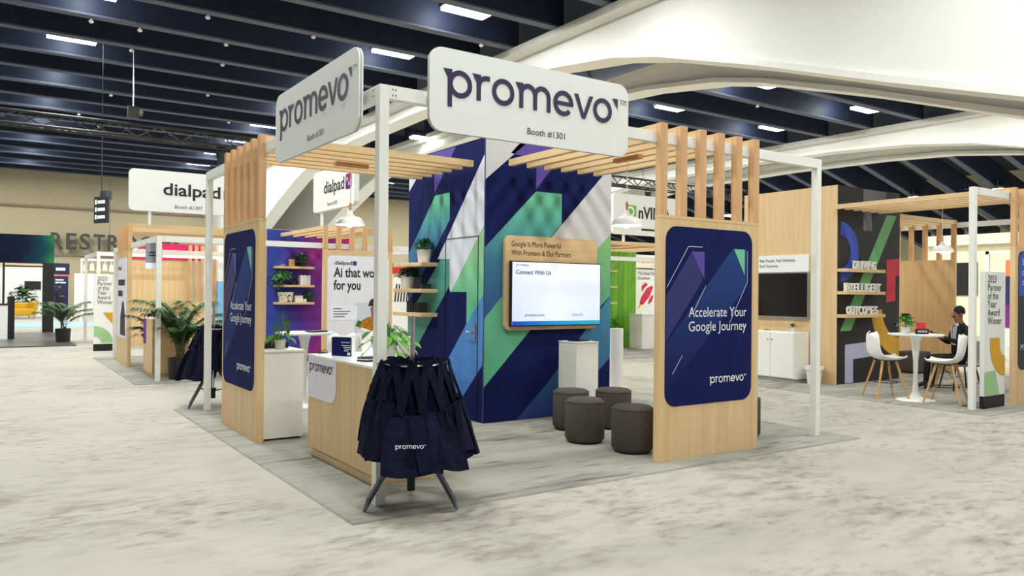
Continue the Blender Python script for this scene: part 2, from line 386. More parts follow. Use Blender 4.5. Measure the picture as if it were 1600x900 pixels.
for r in range(3):
    b.box(.08, .16, -.006, 0, .15 + .3 * r, .33 + .3 * r)
    for k in range(3): b.box(.24 + .16 * k, .36 + .16 * k, -.006, 0, .18 + .3 * r, .3 + .3 * r)
b.build_each('icons', mat('white pixels', (235, 238, 240), .5, emit=.8), s); MB().cyl((.4, .05, 1.05), (.4, .05, 4.2), .02, n=6).build('rod', truss_m, s)
MB().box(.2, .6, .1, .35, .95, 1.3).build('mount_box', house_m, s)

# ================================================================== booth kit
P = .076
def booth_frame(ox, oy, Lx, Ly, H, label, skip=(), skip_post=()):
    f = thing('booth_gantry', label, 'frame', (ox, oy, G_))
    H -= G_
    for k, (x, y) in enumerate(((0, 0), (Lx - P, 0), (0, Ly - P), (Lx - P, Ly - P))):
        if k not in skip_post: bx('post', white, f, x, x + P, y, y + P, 0, H, bevel=.003)
    for k, d_ in enumerate(((P, Lx - P, 0, P), (P, Lx - P, Ly - P, Ly), (0, P, P, Ly - P), (Lx - P, Lx, P, Ly - P))):
        if k not in skip: bx('beam', white, f, d_[0], d_[1], d_[2], d_[3], H - .1, H, bevel=.003)
    b = MB()
    for dz in (.028, .07):
        for dx in (.1, .125):
            b.cyl((dx, -.003, H - dz), (dx, 0, H - dz), .006, n=8); b.cyl((-.003, dx, H - dz), (0, dx, H - dz), .006, n=8)
    b.build_each('bolt', mat('grey bolt', (120, 120, 120), .4), f)
    return f
def slat_wall(label, loc, rz, W=1.385, hp=2.275, ht=3.115, t=.07, jl=2.5, n=6, jh=.078, join=True):
    """plywood panel with tall slats above and canopy joists running back (local +y)"""
    r = thing('slat_wall', label, 'partition', loc, rz)
    bx('panel', wood_v, r, .0, W, 0, t, 0, hp - .03 - G_, bevel=.002)
    bx('cap_rail', wood_x, r, -.002, W + .002, -.002, t + .002, hp - .03 - G_, hp - G_)
    sw = .088; pit = (W - sw) / (n - 1); me = None; mj = None
    for k in range(n):
        x = k * pit
        if me is None:
            me = bx('slat', slat_m, r, 0, sw, 0, t, hp - G_, ht - G_, bevel=.004); o = me
        else: o = me.copy(); C.objects.link(o)
        o.location.x = x
        if join:
            if mj is None: mj = bx('joist', wood_y, r, .012, sw - .012, t, jl, ht - jh - G_, ht - G_, bevel=.003); o = mj
            else: o = mj.copy(); C.objects.link(o)
            o.location.x = x
    return r
def graphic(parent, x0, x1, z0, z1, r, m, y=-.006, name='graphic_panel'):
    return MB().poly_y(rrect(x0, x1, z0, z1, r), y, 0).build(name, m, parent)
def accel(parent):
    """the navy rounded print with two arrow bands"""
    x0, x1, z0, z1 = .07, 1.275, .5, 2.165
    g = graphic(parent, x0, x1, z0, z1, .13, navy)
    W = x1 - x0; yy = -.0075
    b = MB()   # two paler diagonal bands
    b.poly_y([(x0 + .004, 1.1), (x0 + .004, 1.52), (.4, 1.93), (.55, 1.93), (.55, 1.66)], yy, m=0)
    b.poly_y([(x0 + .004, .68), (x0 + .004, 1.08), (.98, 1.985), (1.19, 1.985), (1.19, 1.62), (.35, .85)][:5] + [(.32, .85)], yy, m=1)
    b.build_each('diagonal_band', [mat('indigo band', (34, 40, 104), .5), grad('blue band', [(0, (27, 35, 92)), (1, (38, 66, 124))], 'Z', .9, 1.9)], g)
    b = MB().poly_y([(.4, 1.94), (.58, 1.94), (.58, 1.68)], yy - .001, m=0).poly_y([(1.0, 1.985), (1.16, 1.985), (1.16, 1.73)], yy - .001, m=1)
    b.build_each('corner_triangle', [purple, ltgreen], g)
    def line(pts):
        m_ = MB()
        for (a, c) in zip(pts[:-1], pts[1:]):
            dx, dz = c[0] - a[0], c[1] - a[1]; l = math.hypot(dx, dz); nx, nz = -dz / l * .0022, dx / l * .0022
            m_.poly_y([(a[0] - nx, a[1] - nz), (c[0] - nx, c[1] - nz), (c[0] + nx, c[1] + nz), (a[0] + nx, a[1] + nz)], yy - .002)
        m_.build('thin_line', txt_w, g)
    line([(x0 + .01, 1.6), (.36, 1.985), (.55, 1.985)]); line([(.6, 1.62), (.44, 1.38)])
    line([(1.2, 1.97), (1.2, 1.66), (.94, 1.26)]); line([(.16, .8), (.29, .97)])
    text('Accelerate Your', g, txt_w, 1.19, yy - .002, 1.325, size=.135, fit=.82, align='R')
    text('Google Journey', g, txt_w, 1.19, yy - .002, 1.19, size=.135, fit=.82, align='R')
    logo(g, txt_w, .66, yy - .002, .69, .54)

# ================================================================== main booth
booth_frame(0, 0, 5.26, 5.26, 3.04, 'white square-post frame of the big booth with two wordmark signs', skip=(1, 3), skip_post=(3,))
sR = slat_wall('plywood panel with navy print and tall slats, nearest on the right', (2.75, -.055, G_), 0); accel(sR)
sL = slat_wall('plywood panel with navy print and tall slats beside the left aisle', (-.055, 4.12, G_), R90, jl=2.52); accel(sL)
def brand_sign(loc, rz, label):
    t = thing('booth_sign', label, 'sign', loc, rz); wd, ht = 1.97, .63
    MB().poly_y(rrect(0, wd, 0, ht, .11, 8), 0, .035).build('board', board_w, t)
    MB().poly_y(rrect(-.003, wd + .003, -.003, ht + .003, .112, 8), .012, .022).build('edge_seam', mat('sign edge', (170, 170, 166), .5), t)
    logo(t, ink, .11, -.004, .275, 1.83)
    text('Booth #1301', t, txt_d, wd * .545, -.004, .075, size=.075, align='C', name='caption')
    for x in (.5, 1.4): bx('mounting_block', white, t, x, x + .1, .035, .05, .25, .35)
    return t
brand_sign((.37, -.06, 2.745), 0, 'white rounded sign with large dark wordmark facing right of the corner post')
brand_sign((-.06, 2.21, 2.745), R90, 'white rounded sign with large dark wordmark left of the corner post')

# storage tower ------------------------------------------------------------
TX, TY, TW, TH = 2.512, 2.566, 1.96, 3.36
tower = thing('storage_tower', 'square storage closet with diagonal navy, teal and grey stripes', 'closet', (TX, TY, G_))
bx('wall', navy, tower, 0, TW, 0, TW, 0, TH)
def mural(polys, name, face):
    b = MB(); ms = []
    for i, (m, pts) in enumerate(polys):
        ms.append(m)
        pts = [(min(max(u, .0), TW), min(max(v - G_, 0), TH)) for u, v in pts]
        if face == 'L': pts = [(-u, v) for u, v in pts]
        b.poly_y(pts, -.0015, m=i)
    o = b.build(name, ms, tower)
    if face == 'L': o.rotation_euler = (0, 0, R90)
    return o
tealg = grad('teal to blue print', [(0, (58, 92, 150)), (.45, (66, 128, 158)), (1, (110, 196, 160))], 'Z', 1.3, 2.75)
greeng = grad('green print', [(0, (96, 184, 148)), (.55, (104, 180, 140)), (1, (138, 190, 120))], 'Z', .4, 2.3)
steelg = grad('steel print', [(0, (46, 64, 132)), (1, (74, 138, 170))], 'Z', 0, 1.4)
mural([(greyprint, [(0, 3.42), (.6, 3.42), (0, 2.87)]),
       (purple, [(.36, 3.22), (.5, 3.36), (1.1, 3.36), (.99, 3.11), (.74, 2.81), (.74, 3.19)]),
       (tealg, [(.74, 2.79), (1.14, 2.79), (1.14, 2.41), (.27, 1.52), (0, 1.23), (0, 2.07)]),
       (greyprint, [(1.14, 2.40), (1.88, 3.15), (1.96, 3.2), (1.96, 2.33), (1.04, 1.52), (.52, 1.76)]),
       (greeng, [(0, 1.23), (.27, 1.52), (.52, 1.76), (1.04, 1.52), (1.96, 2.33), (1.96, 1.52), (1.6, 1.22), (.68, 1.1), (0, .42)]),
       (steelg, [(1.96, 1.52), (1.96, .71), (1.14, 0), (.47, 0), (.95, .44), (1.51, 1.04)])], 'printed_mural', 'R')
bluep = grad('door blue print', [(0, (74, 124, 196)), (1, (84, 142, 206))], 'Z', 0, 1.5)
mural([(lavender, [(1.96, 3.36), (1.42, 3.36), (1.44, 3.3), (1.96, 2.92)]),
       (purple, [(1.42, 3.36), (.68, 3.36), (1.23, 2.83), (1.24, 3.1)]),
       (grad('block print', [(0, (62, 100, 160)), (.5, (66, 124, 160)), (1, (104, 190, 150))], 'Z', 1.7, 2.8), [(1.21, 2.8), (.83, 2.8), (.82, 2.46), (1.91, 1.43), (1.96, 2.06)]),
       (lavender, [(0, 3.18), (0, 2.34), (.78, 1.54), (.81, 1.59), (.82, 1.96), (1.13, 1.97)]),
       (grad('door green print', [(0, (96, 188, 154)), (1, (150, 200, 150))], 'Z', 1.2, 2.3), [(0, 2.33), (0, 1.53), (.39, 1.16), (.39, 1.55), (.77, 1.55)]),
       (bluep, [(0, 1.53), (.02, .69), (.55, .19), (1.0, 0), (1.5, 0), (.4, 1.15)]),
       (mat('sea green print', (74, 150, 140), .5), [(1.06, 1.96), (.82, 1.96), (.81, 1.63), (1.6, .88), (1.96, .58), (1.96, 1.17)])], 'printed_mural', 'L')
gap = mat('door gap', (24, 26, 40), .7)
door = MB().box(-.008, -.0025, .125, .133, .02, 2.2).box(-.008, -.0025, .91, .918, .02, 2.2).box(-.008, -.0025, .125, .918, 2.2, 2.208).build('door', gap, tower)
hd = MB().box(-.016, -.002, .17, .21, .95, 1.17).cyl((-.05, .19, 1.06), (-.01, .19, 1.06), .01, n=10).cyl((-.05, .185, 1.06), (-.05, .32, 1.06), .01, n=10).cyl((-.02, .19, .99), (-.01, .19, .99), .014, n=10)
hd.build('handle', chrome, door, smooth=True)
bx('corner_trim', mat('edge trim', (60, 66, 110), .4), tower, -.004, .006, -.004, .006, 0, TH)
# header board + screen
hb = thing('tv_backboard', 'rounded plywood board with text line behind the lit screen', 'board', (2.77, 2.5, 1.1))
MB().poly_y(rrect(0, 1.41, 0, 1.13, .07), 0, .06).build('board', wood_x, hb)
text('Google Is More Powerful', hb, txt_d, .08, -.003, 1.0, size=.095, fit=.74)
text('With Promevo & Our Partners', hb, txt_d, .08, -.003, .895, size=.095, fit=.9)
tv = thing('wall_screen', 'lit flat screen reading Connect With Us on the striped closet', 'screen', (2.815, 2.44, 1.145))
MB().box(0, 1.38, 0, .05, 0, .78).build('casing', black, tv)
scr = MB().box(.012, 1.368, -.004, 0, .014, .768).build('display', grad('lit display', [(0, (214, 226, 250)), (1, (232, 238, 252))], 'Z', 0, .78, emit=.45), tv)
MB().box(.012, 1.368, -.006, -.004, .014, .062).build('footer_bar', grad('lit footer', [(0, (30, 70, 190)), (1, (40, 170, 200))], 'X', 0, 1.38, emit=.5), scr)
blue_t = mat('screen blue text', (28, 46, 120), .5, emit=.15)
text('promevo', scr, mat('screen pale text', (90, 120, 200), .5), .06, -.007, .72, size=.05)
text('Connect With Us', scr, blue_t, .06, -.007, .625, size=.072, bold=.015)
text('promevo.com', scr, blue_t, .34, -.007, .12, size=.052, align='C'); text('LinkedIn', scr, mat('screen soft text', (120, 146, 206), .5, emit=.3), 1.0, -.007, .12, size=.052, align='C')
# shelves on the closet's left face
for k, (z, lab) in enumerate(((1.925, 'top'), (1.585, 'middle'), (1.275, 'lowest'))):
    tag(MB().box(2.27, TX - .001, 3.68, 4.5, z - .05, z).build('wall_shelf', wood_y, bevel=.004), 'pale wood shelf on striped closet, %s of three' % lab, 'shelf')
def leafy(parent, c, R, H, n, m=leaf, size=.07, droop=.4, name='foliage', seed=1):
    rnd = random.Random(seed); b = MB()
    for i in range(n):
        a = rnd.uniform(0, 2 * PI); el = rnd.uniform(.1, 1.45); l = rnd.uniform(.55, 1.)
        d_ = Vector((math.cos(a) * math.cos(el) * R, math.sin(a) * math.cos(el) * R, math.sin(el) * H)) * l
        tip = Vector(c) + d_; out = Vector((math.cos(a), math.sin(a), rnd.uniform(-droop, .6))).normalized(); sd = out.cross(Vector((0, 0, 1))).normalized()
        s_ = size * rnd.uniform(.7, 1.25); nrm = sd.cross(out)
        p0 = tip - out * s_ * .5; vs = [p0, tip - sd * s_ * .34 + nrm * s_ * .1, tip + nrm * -.02 * s_, tip + sd * s_ * .34 + nrm * s_ * .1, tip + out * s_ * .62 - nrm * s_ * .15]
        b.add(vs, [(0, 1, 2), (0, 2, 3), (1, 4, 2), (2, 4, 3)])
        if i % 5 == 0: b.cyl(c, tuple(p0), .003, n=4, cap=False)
    return b.build(name, m, parent)
def potted(loc, label, r=.09, h=.14, R=.16, H=.2, n=110, m=leaf, pot=None, name='potted_plant', size=.06, seed=1, droop=.4):
    t = thing(name, label, 'plant', loc); pm = pot or mat('white glazed pot', (226, 224, 220), .4)
    MB().lathe([(.001, 0), (r * .78, 0), (r, h), (r * .92, h), (r * .88, h - .015), (.001, h - .015)], 20).build('pot', pm, t, smooth=True)
    MB().lathe([(r * .86, h - .016), (.001, h - .01)], 12).build('soil', soil, t)
    leafy(t, (0, 0, h - .02), R, H, n, m, size, droop, seed=seed); return t
potted((2.39, 3.84, 1.925), 'bushy succulent in white pot on the top closet shelf', r=.095, h=.17, R=.17, H=.17, n=170, m=leaf, size=.06, seed=3)
potted((2.39, 4.3, 1.585), 'dark leafy plant in white pot on the middle closet shelf', r=.1, h=.16, R=.18, H=.15, n=150, m=mat('deep leaf', (44, 84, 44), .45, c2=(28, 60, 32)), size=.07, seed=4)
def card_box(loc, rz, label, sx=.1, sy=.05, sz=.14, m=black, tilt=0.):
    t = thing('display_card', label, 'display', loc, rz)
    o = MB().box(-sx / 2, sx / 2, -sy / 2, sy / 2, 0, sz).build('case', m, t, bevel=.004); o.rotation_euler.x = tilt
    o = MB().box(-sx / 2 + .01, sx / 2 - .01, -sy / 2 - .002, -sy / 2, .02, sz - .02).build('face', mat('dark card face', (34, 32, 52), .3), t); o.rotation_euler.x = tilt
    return t
card_box((2.37, 3.93, 1.585), -1.2, 'small black device stand on the middle closet shelf', .13, .05, .15)
o = MB()
for k in range(3): o.box(-.06, .06, -.05, .05, .022 * k, .022 * k + .018)
tag(o.build('device_stack', black, loc=(2.38, 3.78, 1.585)), 'low stack of black cases at the end of the middle closet shelf', 'devices')
for k in range(5):
    tag(MB().box(-.012, .012, -.07, .07, 0, .13).build('notebook', black, loc=(2.38, 3.86 + .05 * k, 1.275), rot=(0, 0, 1.35)), 'thin black notebook standing on the lowest closet shelf', 'notebook', 'black notebooks on the lowest closet shelf')
card_box((2.35, 4.12, 1.275), -1.3, 'tilted black card holder on the lowest closet shelf', .12, .05, .15)
# plinth, stools
pl = thing('display_plinth', 'tall white square plinth in front of the striped closet', 'plinth', (3.62, 2.17, G_))
bx('body', white, pl, -.17, .17, -.17, .17, 0, .945, bevel=.004)
bx('top_plate', plastic_w, pl, -.175, .175, -.175, .175, .945, .957)
t = thing('tablet', 'dark tablet lying on the white plinth', 'tablet', (3.62, 2.17, .957 + G_), .3)
bx('body', black, t, -.12, .12, -.08, .08, 0, .012, bevel=.003); bx('display', screen_off, t, -.11, .11, -.07, .07, .012, .0135)
p2 = thing('display_plinth', 'white round-footed post standing right behind the striped closet', 'plinth', (6.2, 4.36, 0))
MB().cyl((0, 0, .03), (0, 0, .98), .11, n=20).build('column', plastic_w, p2, smooth=True); MB().lathe([(.001, .03), (.2, .03), (.22, 0)], 24).build('foot_plate', mat('cream foot', (220, 206, 176), .5), p2, smooth=True)
def stool(loc, label):
    t = thing('ottoman', label, 'stool', (loc[0], loc[1], G_), group='grey felt stools')
    r, h = .205, .45
    MB().lathe([(.001, .02), (r - .02, .02), (r, .05), (r, h - .05), (r - .006, h - .025), (r - .03, h - .004), (r * .5, h + .004), (.001, h + .006)], 40).build('upholstery', grey_f, t, smooth=True)
    MB().lathe([(r - .0, h - .032), (r + .004, h - .028), (r, h - .024)], 40).build('piping', mat('piping', (80, 76, 76), .9), t, smooth=True)
    MB().lathe([(r - .03, 0), (r - .03, .025)], 24).build('foot_ring', black, t)
    return t
stool((3.19, 1.77), 'round grey felt stool closest to the white plinth')
stool((2.84, 1.10), 'round grey felt stool at the front middle, fully in view')
stool((3.66, 1.58), 'round grey felt stool at the back, below the screen corner')
stool((2.92, .47), 'round grey felt stool partly hidden by the right panel edge')
stool((4.46, .42), 'round grey felt stool peeking out right of the navy panel')
# reception desk
dk = thing('reception_desk', 'pale wood reception desk with white corner print by the corner post', 'desk', (.2, .52, G_))
bx('body', wood_v, dk, 0, .6, 0, 1.45, .085, .925, bevel=.003)
bx('toe_kick', wood_v, dk, .03, .58, .03, 1.42, 0, .085)
bx('worktop', plastic_w, dk, -.006, .606, -.006, 1.456, .925, .945, bevel=.002)
pr_ = MB().poly_y(rrect(0, .7, .55, .925, .13, 6, (0, 1, 0, 0)), -.003).build('white_print', mat('white vinyl', (226, 226, 236), .5), dk, loc=(0, 1.45, 0), rot=(0, 0, R90))
logo(pr_, ink, .03, -.0045, .8, .62)
D = .957
bxs = thing('leaflet_box', 'navy cardboard display box standing on the reception desk', 'box', (.36, 1.56, D), R90 + .55)
bx('carton', navy, bxs, -.11, .11, 0, .05, 0, .17); bx('edge', plastic_w, bxs, .1, .113, .0, .052, .0, .172)
logo(bxs, txt_w, -.0, -.003, .12, .1)
b = MB()
for k, (x0, x1) in enumerate(((0, .1), (.02, .1), (.03, .1), (.03, .08))): b.box(x0, x1, -.003, -.002, .095 - .016 * k, .101 - .016 * k)
b.box(.065, .095, -.003, -.002, .012, .035); b.build('print', txt_w, bxs)
g = thing('eyeglasses', 'dark folded reading glasses on the desk corner', 'glasses', (.3, 1.87, D), .4)
MB().tube([(-.06, 0, .012), (.06, 0, .012)], .005, 6).tube([(-.06, 0, .012), (-.06, .1, .008)], .004, 6).tube([(.06, 0, .012), (.05, .1, .008)], .004, 6).build('frame', black, g)
for x in (-.032, .032): MB().lathe([(.02, -.002), (.026, 0), (.02, .002)], 16).build('rim', black, g, loc=(x, -.002, .018), rot=(1.2, 0, 0))
def vine(loc, label, n=26, m=leaf2, pot=None, r=.08, h=.13, seed=5, spread=.26, H=.28, size=.085, name='potted_vine'):
    t = thing(name, label, 'plant', loc); rnd = random.Random(seed)
    MB().lathe([(.001, 0), (r * .8, 0), (r, h), (r * .9, h), (r * .85, h - .015), (.001, h - .015)], 20).build('pot', pot or mat('pale concrete pot', (206, 204, 196), .7), t, smooth=True)
    st = MB(); lv = MB()
    for i in range(n):
        a = rnd.uniform(0, 2 * PI); R_ = rnd.uniform(.25, 1) * spread; top = rnd.uniform(.2, 1) * H
        p0 = Vector((0, 0, h - .02)); p1 = Vector((math.cos(a) * R_ * .5, math.sin(a) * R_ * .5, h + top)); p2 = Vector((math.cos(a) * R_, math.sin(a) * R_, h + top * .75 - rnd.uniform(0, .1)))
        st.tube([p0, p1, p2], .003, 4)
        out = (p2 - p1).normalized(); sd = out.cross(Vector((0, 0, 1))).normalized(); nr = sd.cross(out); s_ = size * rnd.uniform(.7, 1.3)
        pts = [(-.1, 0), (.1, .38), (.45, .42), (1.0, 0), (.45, -.42), (.1, -.38)]
        vs = [p2 + out * (u * s_) + sd * (v * s_) + nr * (abs(v) * .25 * s_) for u, v in pts]; vs.append(p2 + out * .35 * s_)
        lv.add(vs, [(k, (k + 1) % 6, 6) for k in range(6)])
    st.build('stems', leaf, t); lv.build('foliage', m, t); return t
vine((.52, .95, D), 'trailing plant with bright heart leaves on the reception desk', spread=.25, n=34, size=.085, H=.2)
for k in range(3): tag(MB().box(-.08, .08, -.06, .06, 0, .012).build('leaflet', plastic_w if k % 2 else black, loc=(.38, 1.0, D + .0125 * k), rot=(0, 0, .3 + .1 * k)), 'thin leaflet in the small pile beside the desk plant', 'leaflet', 'leaflets on the reception desk')
# white cabinet beside the left panel
cb = thing('cabinet', 'white side cabinet against the left navy panel', 'cabinet', (.02, 2.8, G_))
bx('body', white, cb, 0, .42, 0, 1.2, .02, .9, bevel=.003); bx('top', white, cb, -.0, .43, -.012, 1.21, .9, .92, bevel=.002)
bx('foot', black, cb, .3, .4, .02, .08, 0, .02)
vine((.24, 2.95, .932), 'small bright-leaved plant on the white side cabinet', n=16, spread=.13, H=.3, r=.06, h=.1, seed=9)
tr = thing('leaflet_tray', 'black open tray with cards on the white side cabinet', 'tray', (.24, 3.2, .932))
bx('base', black, tr, -.14, .14, -.1, .1, 0, .01); bx('rim', black, tr, -.14, .14, -.1, -.09, .01, .06); bx('rim', black, tr, -.14, .14, .09, .1, .01, .06); bx('card', mat('grey cards', (120, 120, 126), .5), tr, -.12, .12, -.085, .085, .01, .045)
# pendant lamps
def pendant(loc, top, label):
    t = thing('pendant_lamp', label, 'lamp', loc)
    shade = MB().lathe([(.03, .125), (.045, .12), (.05, .1), (.11, .085), (.155, .045), (.17, .0), (.165, -.002), (.15, .04), (.1, .078), (.03, .09)], 32)
    shade.build('lamp_shade', plastic_w, t, smooth=True)
    MB().cyl((0, 0, .12), (0, 0, .165), .035, .02, n=14).build('collar', plastic_w, t, smooth=True); MB().cyl((0, 0, .165), (0, 0, .25), .014, n=10).build('wood_ferrule', leg_wood, t)
    MB().cyl((0, 0, .25), (0, 0, top - loc[2]), .004, n=6).build('cord', plastic_w, t)
    MB().lathe([(.001, -.035), (.03, -.02), (.038, .01), (.025, .05), (.015, .08)], 14).build('bulb', mat('lit bulb', (255, 240, 214), .5, emit=5.), t, smooth=True)
    la = bpy.data.lights.new('bulb_light', 'POINT'); la.energy = 6; la.color = (1, .9, .75); la.shadow_soft_size = .05
    lo = bpy.data.objects.new('bulb_light', la); C.objects.link(lo); lo.parent = t; lo.location = (0, 0, -.05)
pendant((1.19, 3.4, 2.32), 3.04, 'white dome pendant lamp under the left slatted canopy')
pendant((3.43, 1.13, 2.29), 3.04, 'white dome pendant lamp left of the right navy panel')
for (x0, x1, y0, y1, lab) in ((1.0, 1.4, 3.36, 3.43, 'left'), (3.4, 3.47, .93, 1.33, 'right')):
    tag(MB().box(x0, x1, y0, y1, 2.99, 3.036).build('lamp_batten', mat('brown batten', (178, 126, 82), .5)), 'brown lamp mounting strip under the %s canopy joists' % lab, 'batten')

# tote bag racks -------------------------------------------------------------
def tote_mesh(seed, wd=.37, ht=.4, soft=1.):
    """soft cotton bag hanging from its top edge, z = 0 at the mouth"""
    rnd = random.Random(seed); nx, nz = 13, 9; vs = []; ph = rnd.uniform(0, 6); sk = rnd.uniform(-.05, .05)
    for s_ in (-1, 1):
        for j in range(nz):
            v = j / (nz - 1)
            for i in range(nx):
                u = i / (nx - 1); e = math.sin(PI * u) ** .5
                x = (u - .5) * wd * (1.0 - .3 * v ** 2.5) + sk * (1 - v)
                fold = (.02 * math.sin(u * 10 + ph + v * 2.0) + .011 * math.sin(u * 23 + ph * 2)) * (.45 + .55 * v) * soft
                z = -ht * (1 - v) + .014 * math.sin(u * 6 + ph) * (1 - v) - .05 * soft * v * (abs(u - .5) * 2) ** 2
                vs.append((x, s_ * (.004 + .03 * e * (1 - v * .55)) + fold, z))
    fs = []; n = nx * nz
    for j in range(nz - 1):
        for i in range(nx - 1):
            a = j * nx + i; fs += [(a, a + 1, a + nx + 1, a + nx), (n + a, n + a + nx, n + a + nx + 1, n + a + 1)]
    for j in range(nz - 1):
        for i in (0, nx - 1):
            a = j * nx + i; q = (a, a + nx, n + a + nx, n + a); fs.append(q if i == 0 else q[::-1])
    fs += [(i, n + i, n + i + 1, i + 1) for i in range(nx - 1)]
    b = MB(); b.add(vs, fs); return b
def handle_mesh(drop, wd=.17):
    """two-ended cotton strap looped over the rack ring"""
    b = MB(); n = 10; rows = []
    for i in range(n + 1):
        t = i / n; k = abs(t - .5) * 2; x = (t - .5) * wd * (.15 + .85 * k ** 1.5); z = drop * (1 - k ** 2.6); rows.append(Vector((x, .004 * math.sin(t * 9), z)))
    for i in range(n):
        a, c = rows[i], rows[i + 1]; d_ = (c - a).normalized(); nn = Vector((-d_.z, 0, d_.x)) * .028; y = Vector((0, .004, 0))
        b.add([a - nn - y, c - nn - y, c + nn - y, a + nn - y, a - nn + y, c - nn + y, c + nn + y, a + nn + y], [(0, 1, 2, 3), (7, 6, 5, 4), (0, 4, 5, 1), (3, 2, 6, 7), (0, 3, 7, 4), (1, 5, 6, 2)])
    return b
bag_protos = {}
def tote(loc, ang, lean, drop, seed, label, group, logo_on=False):
    t = thing('tote_bag', label, 'bag', loc, 0, group=group)
    t.rotation_euler = (-lean, 0, ang + PI / 2)
    key = 'front' if logo_on else seed % 6
    if key not in bag_protos: bag_protos[key] = tote_mesh(11, .42, .4, .25) if logo_on else tote_mesh(key)
    bag_protos[key].build('body', cloth if not logo_on else cloth_lit, t, smooth=True, loc=(0, 0, -drop))
    for s_ in (-1, 1): handle_mesh(drop).build('handle', cloth, t, loc=(0, s_ * .018, -drop))
    if logo_on: logo(t, txt_w, -.11, -.05, -drop - .22, .21)
    return t
cloth_lit = mat('navy tote cloth, front', (27, 30, 58), .9, c2=(20, 22, 42), scale=18, bump=.2, spec=.1)  # paler copy of the tote cloth, stronger light put into its colour
def rack(cx, cy, foot0, ring_r, nb, skip, label, blab, blab_front, seed):
    t = thing('bag_rack', label, 'rack', (cx, cy, G_))
    MB().cyl((0, 0, .12), (0, 0, 1.36), .017, n=14).build('pole', chrome, t, smooth=True)
    MB().cyl((0, 0, .1), (0, 0, .22), .03, n=12).cyl((0, 0, .2), (0, 0, .235), .04, n=12).build('hub', black, t)
    lg = mat('grey painted leg', (84, 88, 96), .5, c2=(64, 68, 76), scale=30)
    for k in range(3):
        a = foot0 + k * 2 * PI / 3; b = MB(); n = 12; u = Vector((math.cos(a), math.sin(a), 0)); sd = Vector((-u.y, u.x, 0)) * .017
        pts = [(u * (.03 + (.372 - .03) * (i / n)) + Vector((0, 0, .5 * (1 - i / n) + .001))) for i in range(n + 1)]
        for i in range(n):
            p, q = pts[i], pts[i + 1]; u0 = Vector((0, 0, .055)); u1 = Vector((0, 0, .043))
            if i == n - 1: u1 = Vector((0, 0, .012))
            b.add([p - sd, q - sd, q + sd, p + sd, p - sd + u0, q - sd + u1, q + sd + u1, p + sd + u0], [(0, 3, 2, 1), (4, 5, 6, 7), (0, 1, 5, 4), (1, 2, 6, 5), (2, 3, 7, 6), (3, 0, 4, 7)])
        b.build('leg', lg, t)
        MB().cyl((0, 0, .19), tuple(u * .21 + Vector((0, 0, .25))), .008, n=6).build('brace', black, t)
    MB().tube([(ring_r * math.cos(2 * PI * i / 24), ring_r * math.sin(2 * PI * i / 24), 1.02) for i in range(25)], .009, 8).build('ring', chrome, t)
    b = MB()
    for k in range(4): b.cyl((0, 0, 1.02), (ring_r * math.cos(PI / 2 * k + .4), ring_r * math.sin(PI / 2 * k + .4), 1.02), .006, n=6)
    b.build_each('spoke', chrome, t)
    toc = math.atan2(-5.13 - cy, -2.33 - cx); rnd = random.Random(seed)
    for row, (drop0, lean0, m) in enumerate(((.32, .22, nb), (.17, .16, nb), (.05, .10, nb))):
        for k in range(m):
            a = toc + 2 * PI * (k + .5 * row) / m + (rnd.uniform(-.06, .06) if row or k else 0)
            if any(abs((a - s_ + PI) % (2 * PI) - PI) < w_ for s_, w_ in skip): continue
            front = k == 0 and row == 0; rr = ring_r - .03 * row + (.05 if front else 0)
            side = (a - toc) % (2 * PI)
            if row == 0 and not front and min(side, 2 * PI - side) < .3: continue
            tote((cx + rr * math.cos(a), cy + rr * math.sin(a), 1.03 + G_), a, lean0 - .03 if front else lean0 + rnd.uniform(-.06, .1), .34 if front else drop0 + rnd.uniform(-.1, .05), k + seed + row, blab_front if front else blab, None if front else blab, front)
rack(.245, -.07, math.radians(183.5), .25, 14, [(2.64, .42)], 'grey tripod rack hung with navy bags at the corner post',
     'dark navy tote bag hanging on the front tripod rack', 'navy tote bag with white wordmark at the front of the corner rack', 1)
rack(.2, 5.6, math.radians(205), .19, 9, [(4.3, .5)], 'tripod rack hung with navy bags behind the left panel',
     'dark navy tote bag hanging on the rack behind the left panel', 'navy tote bag with small white wordmark on the far rack', 2)

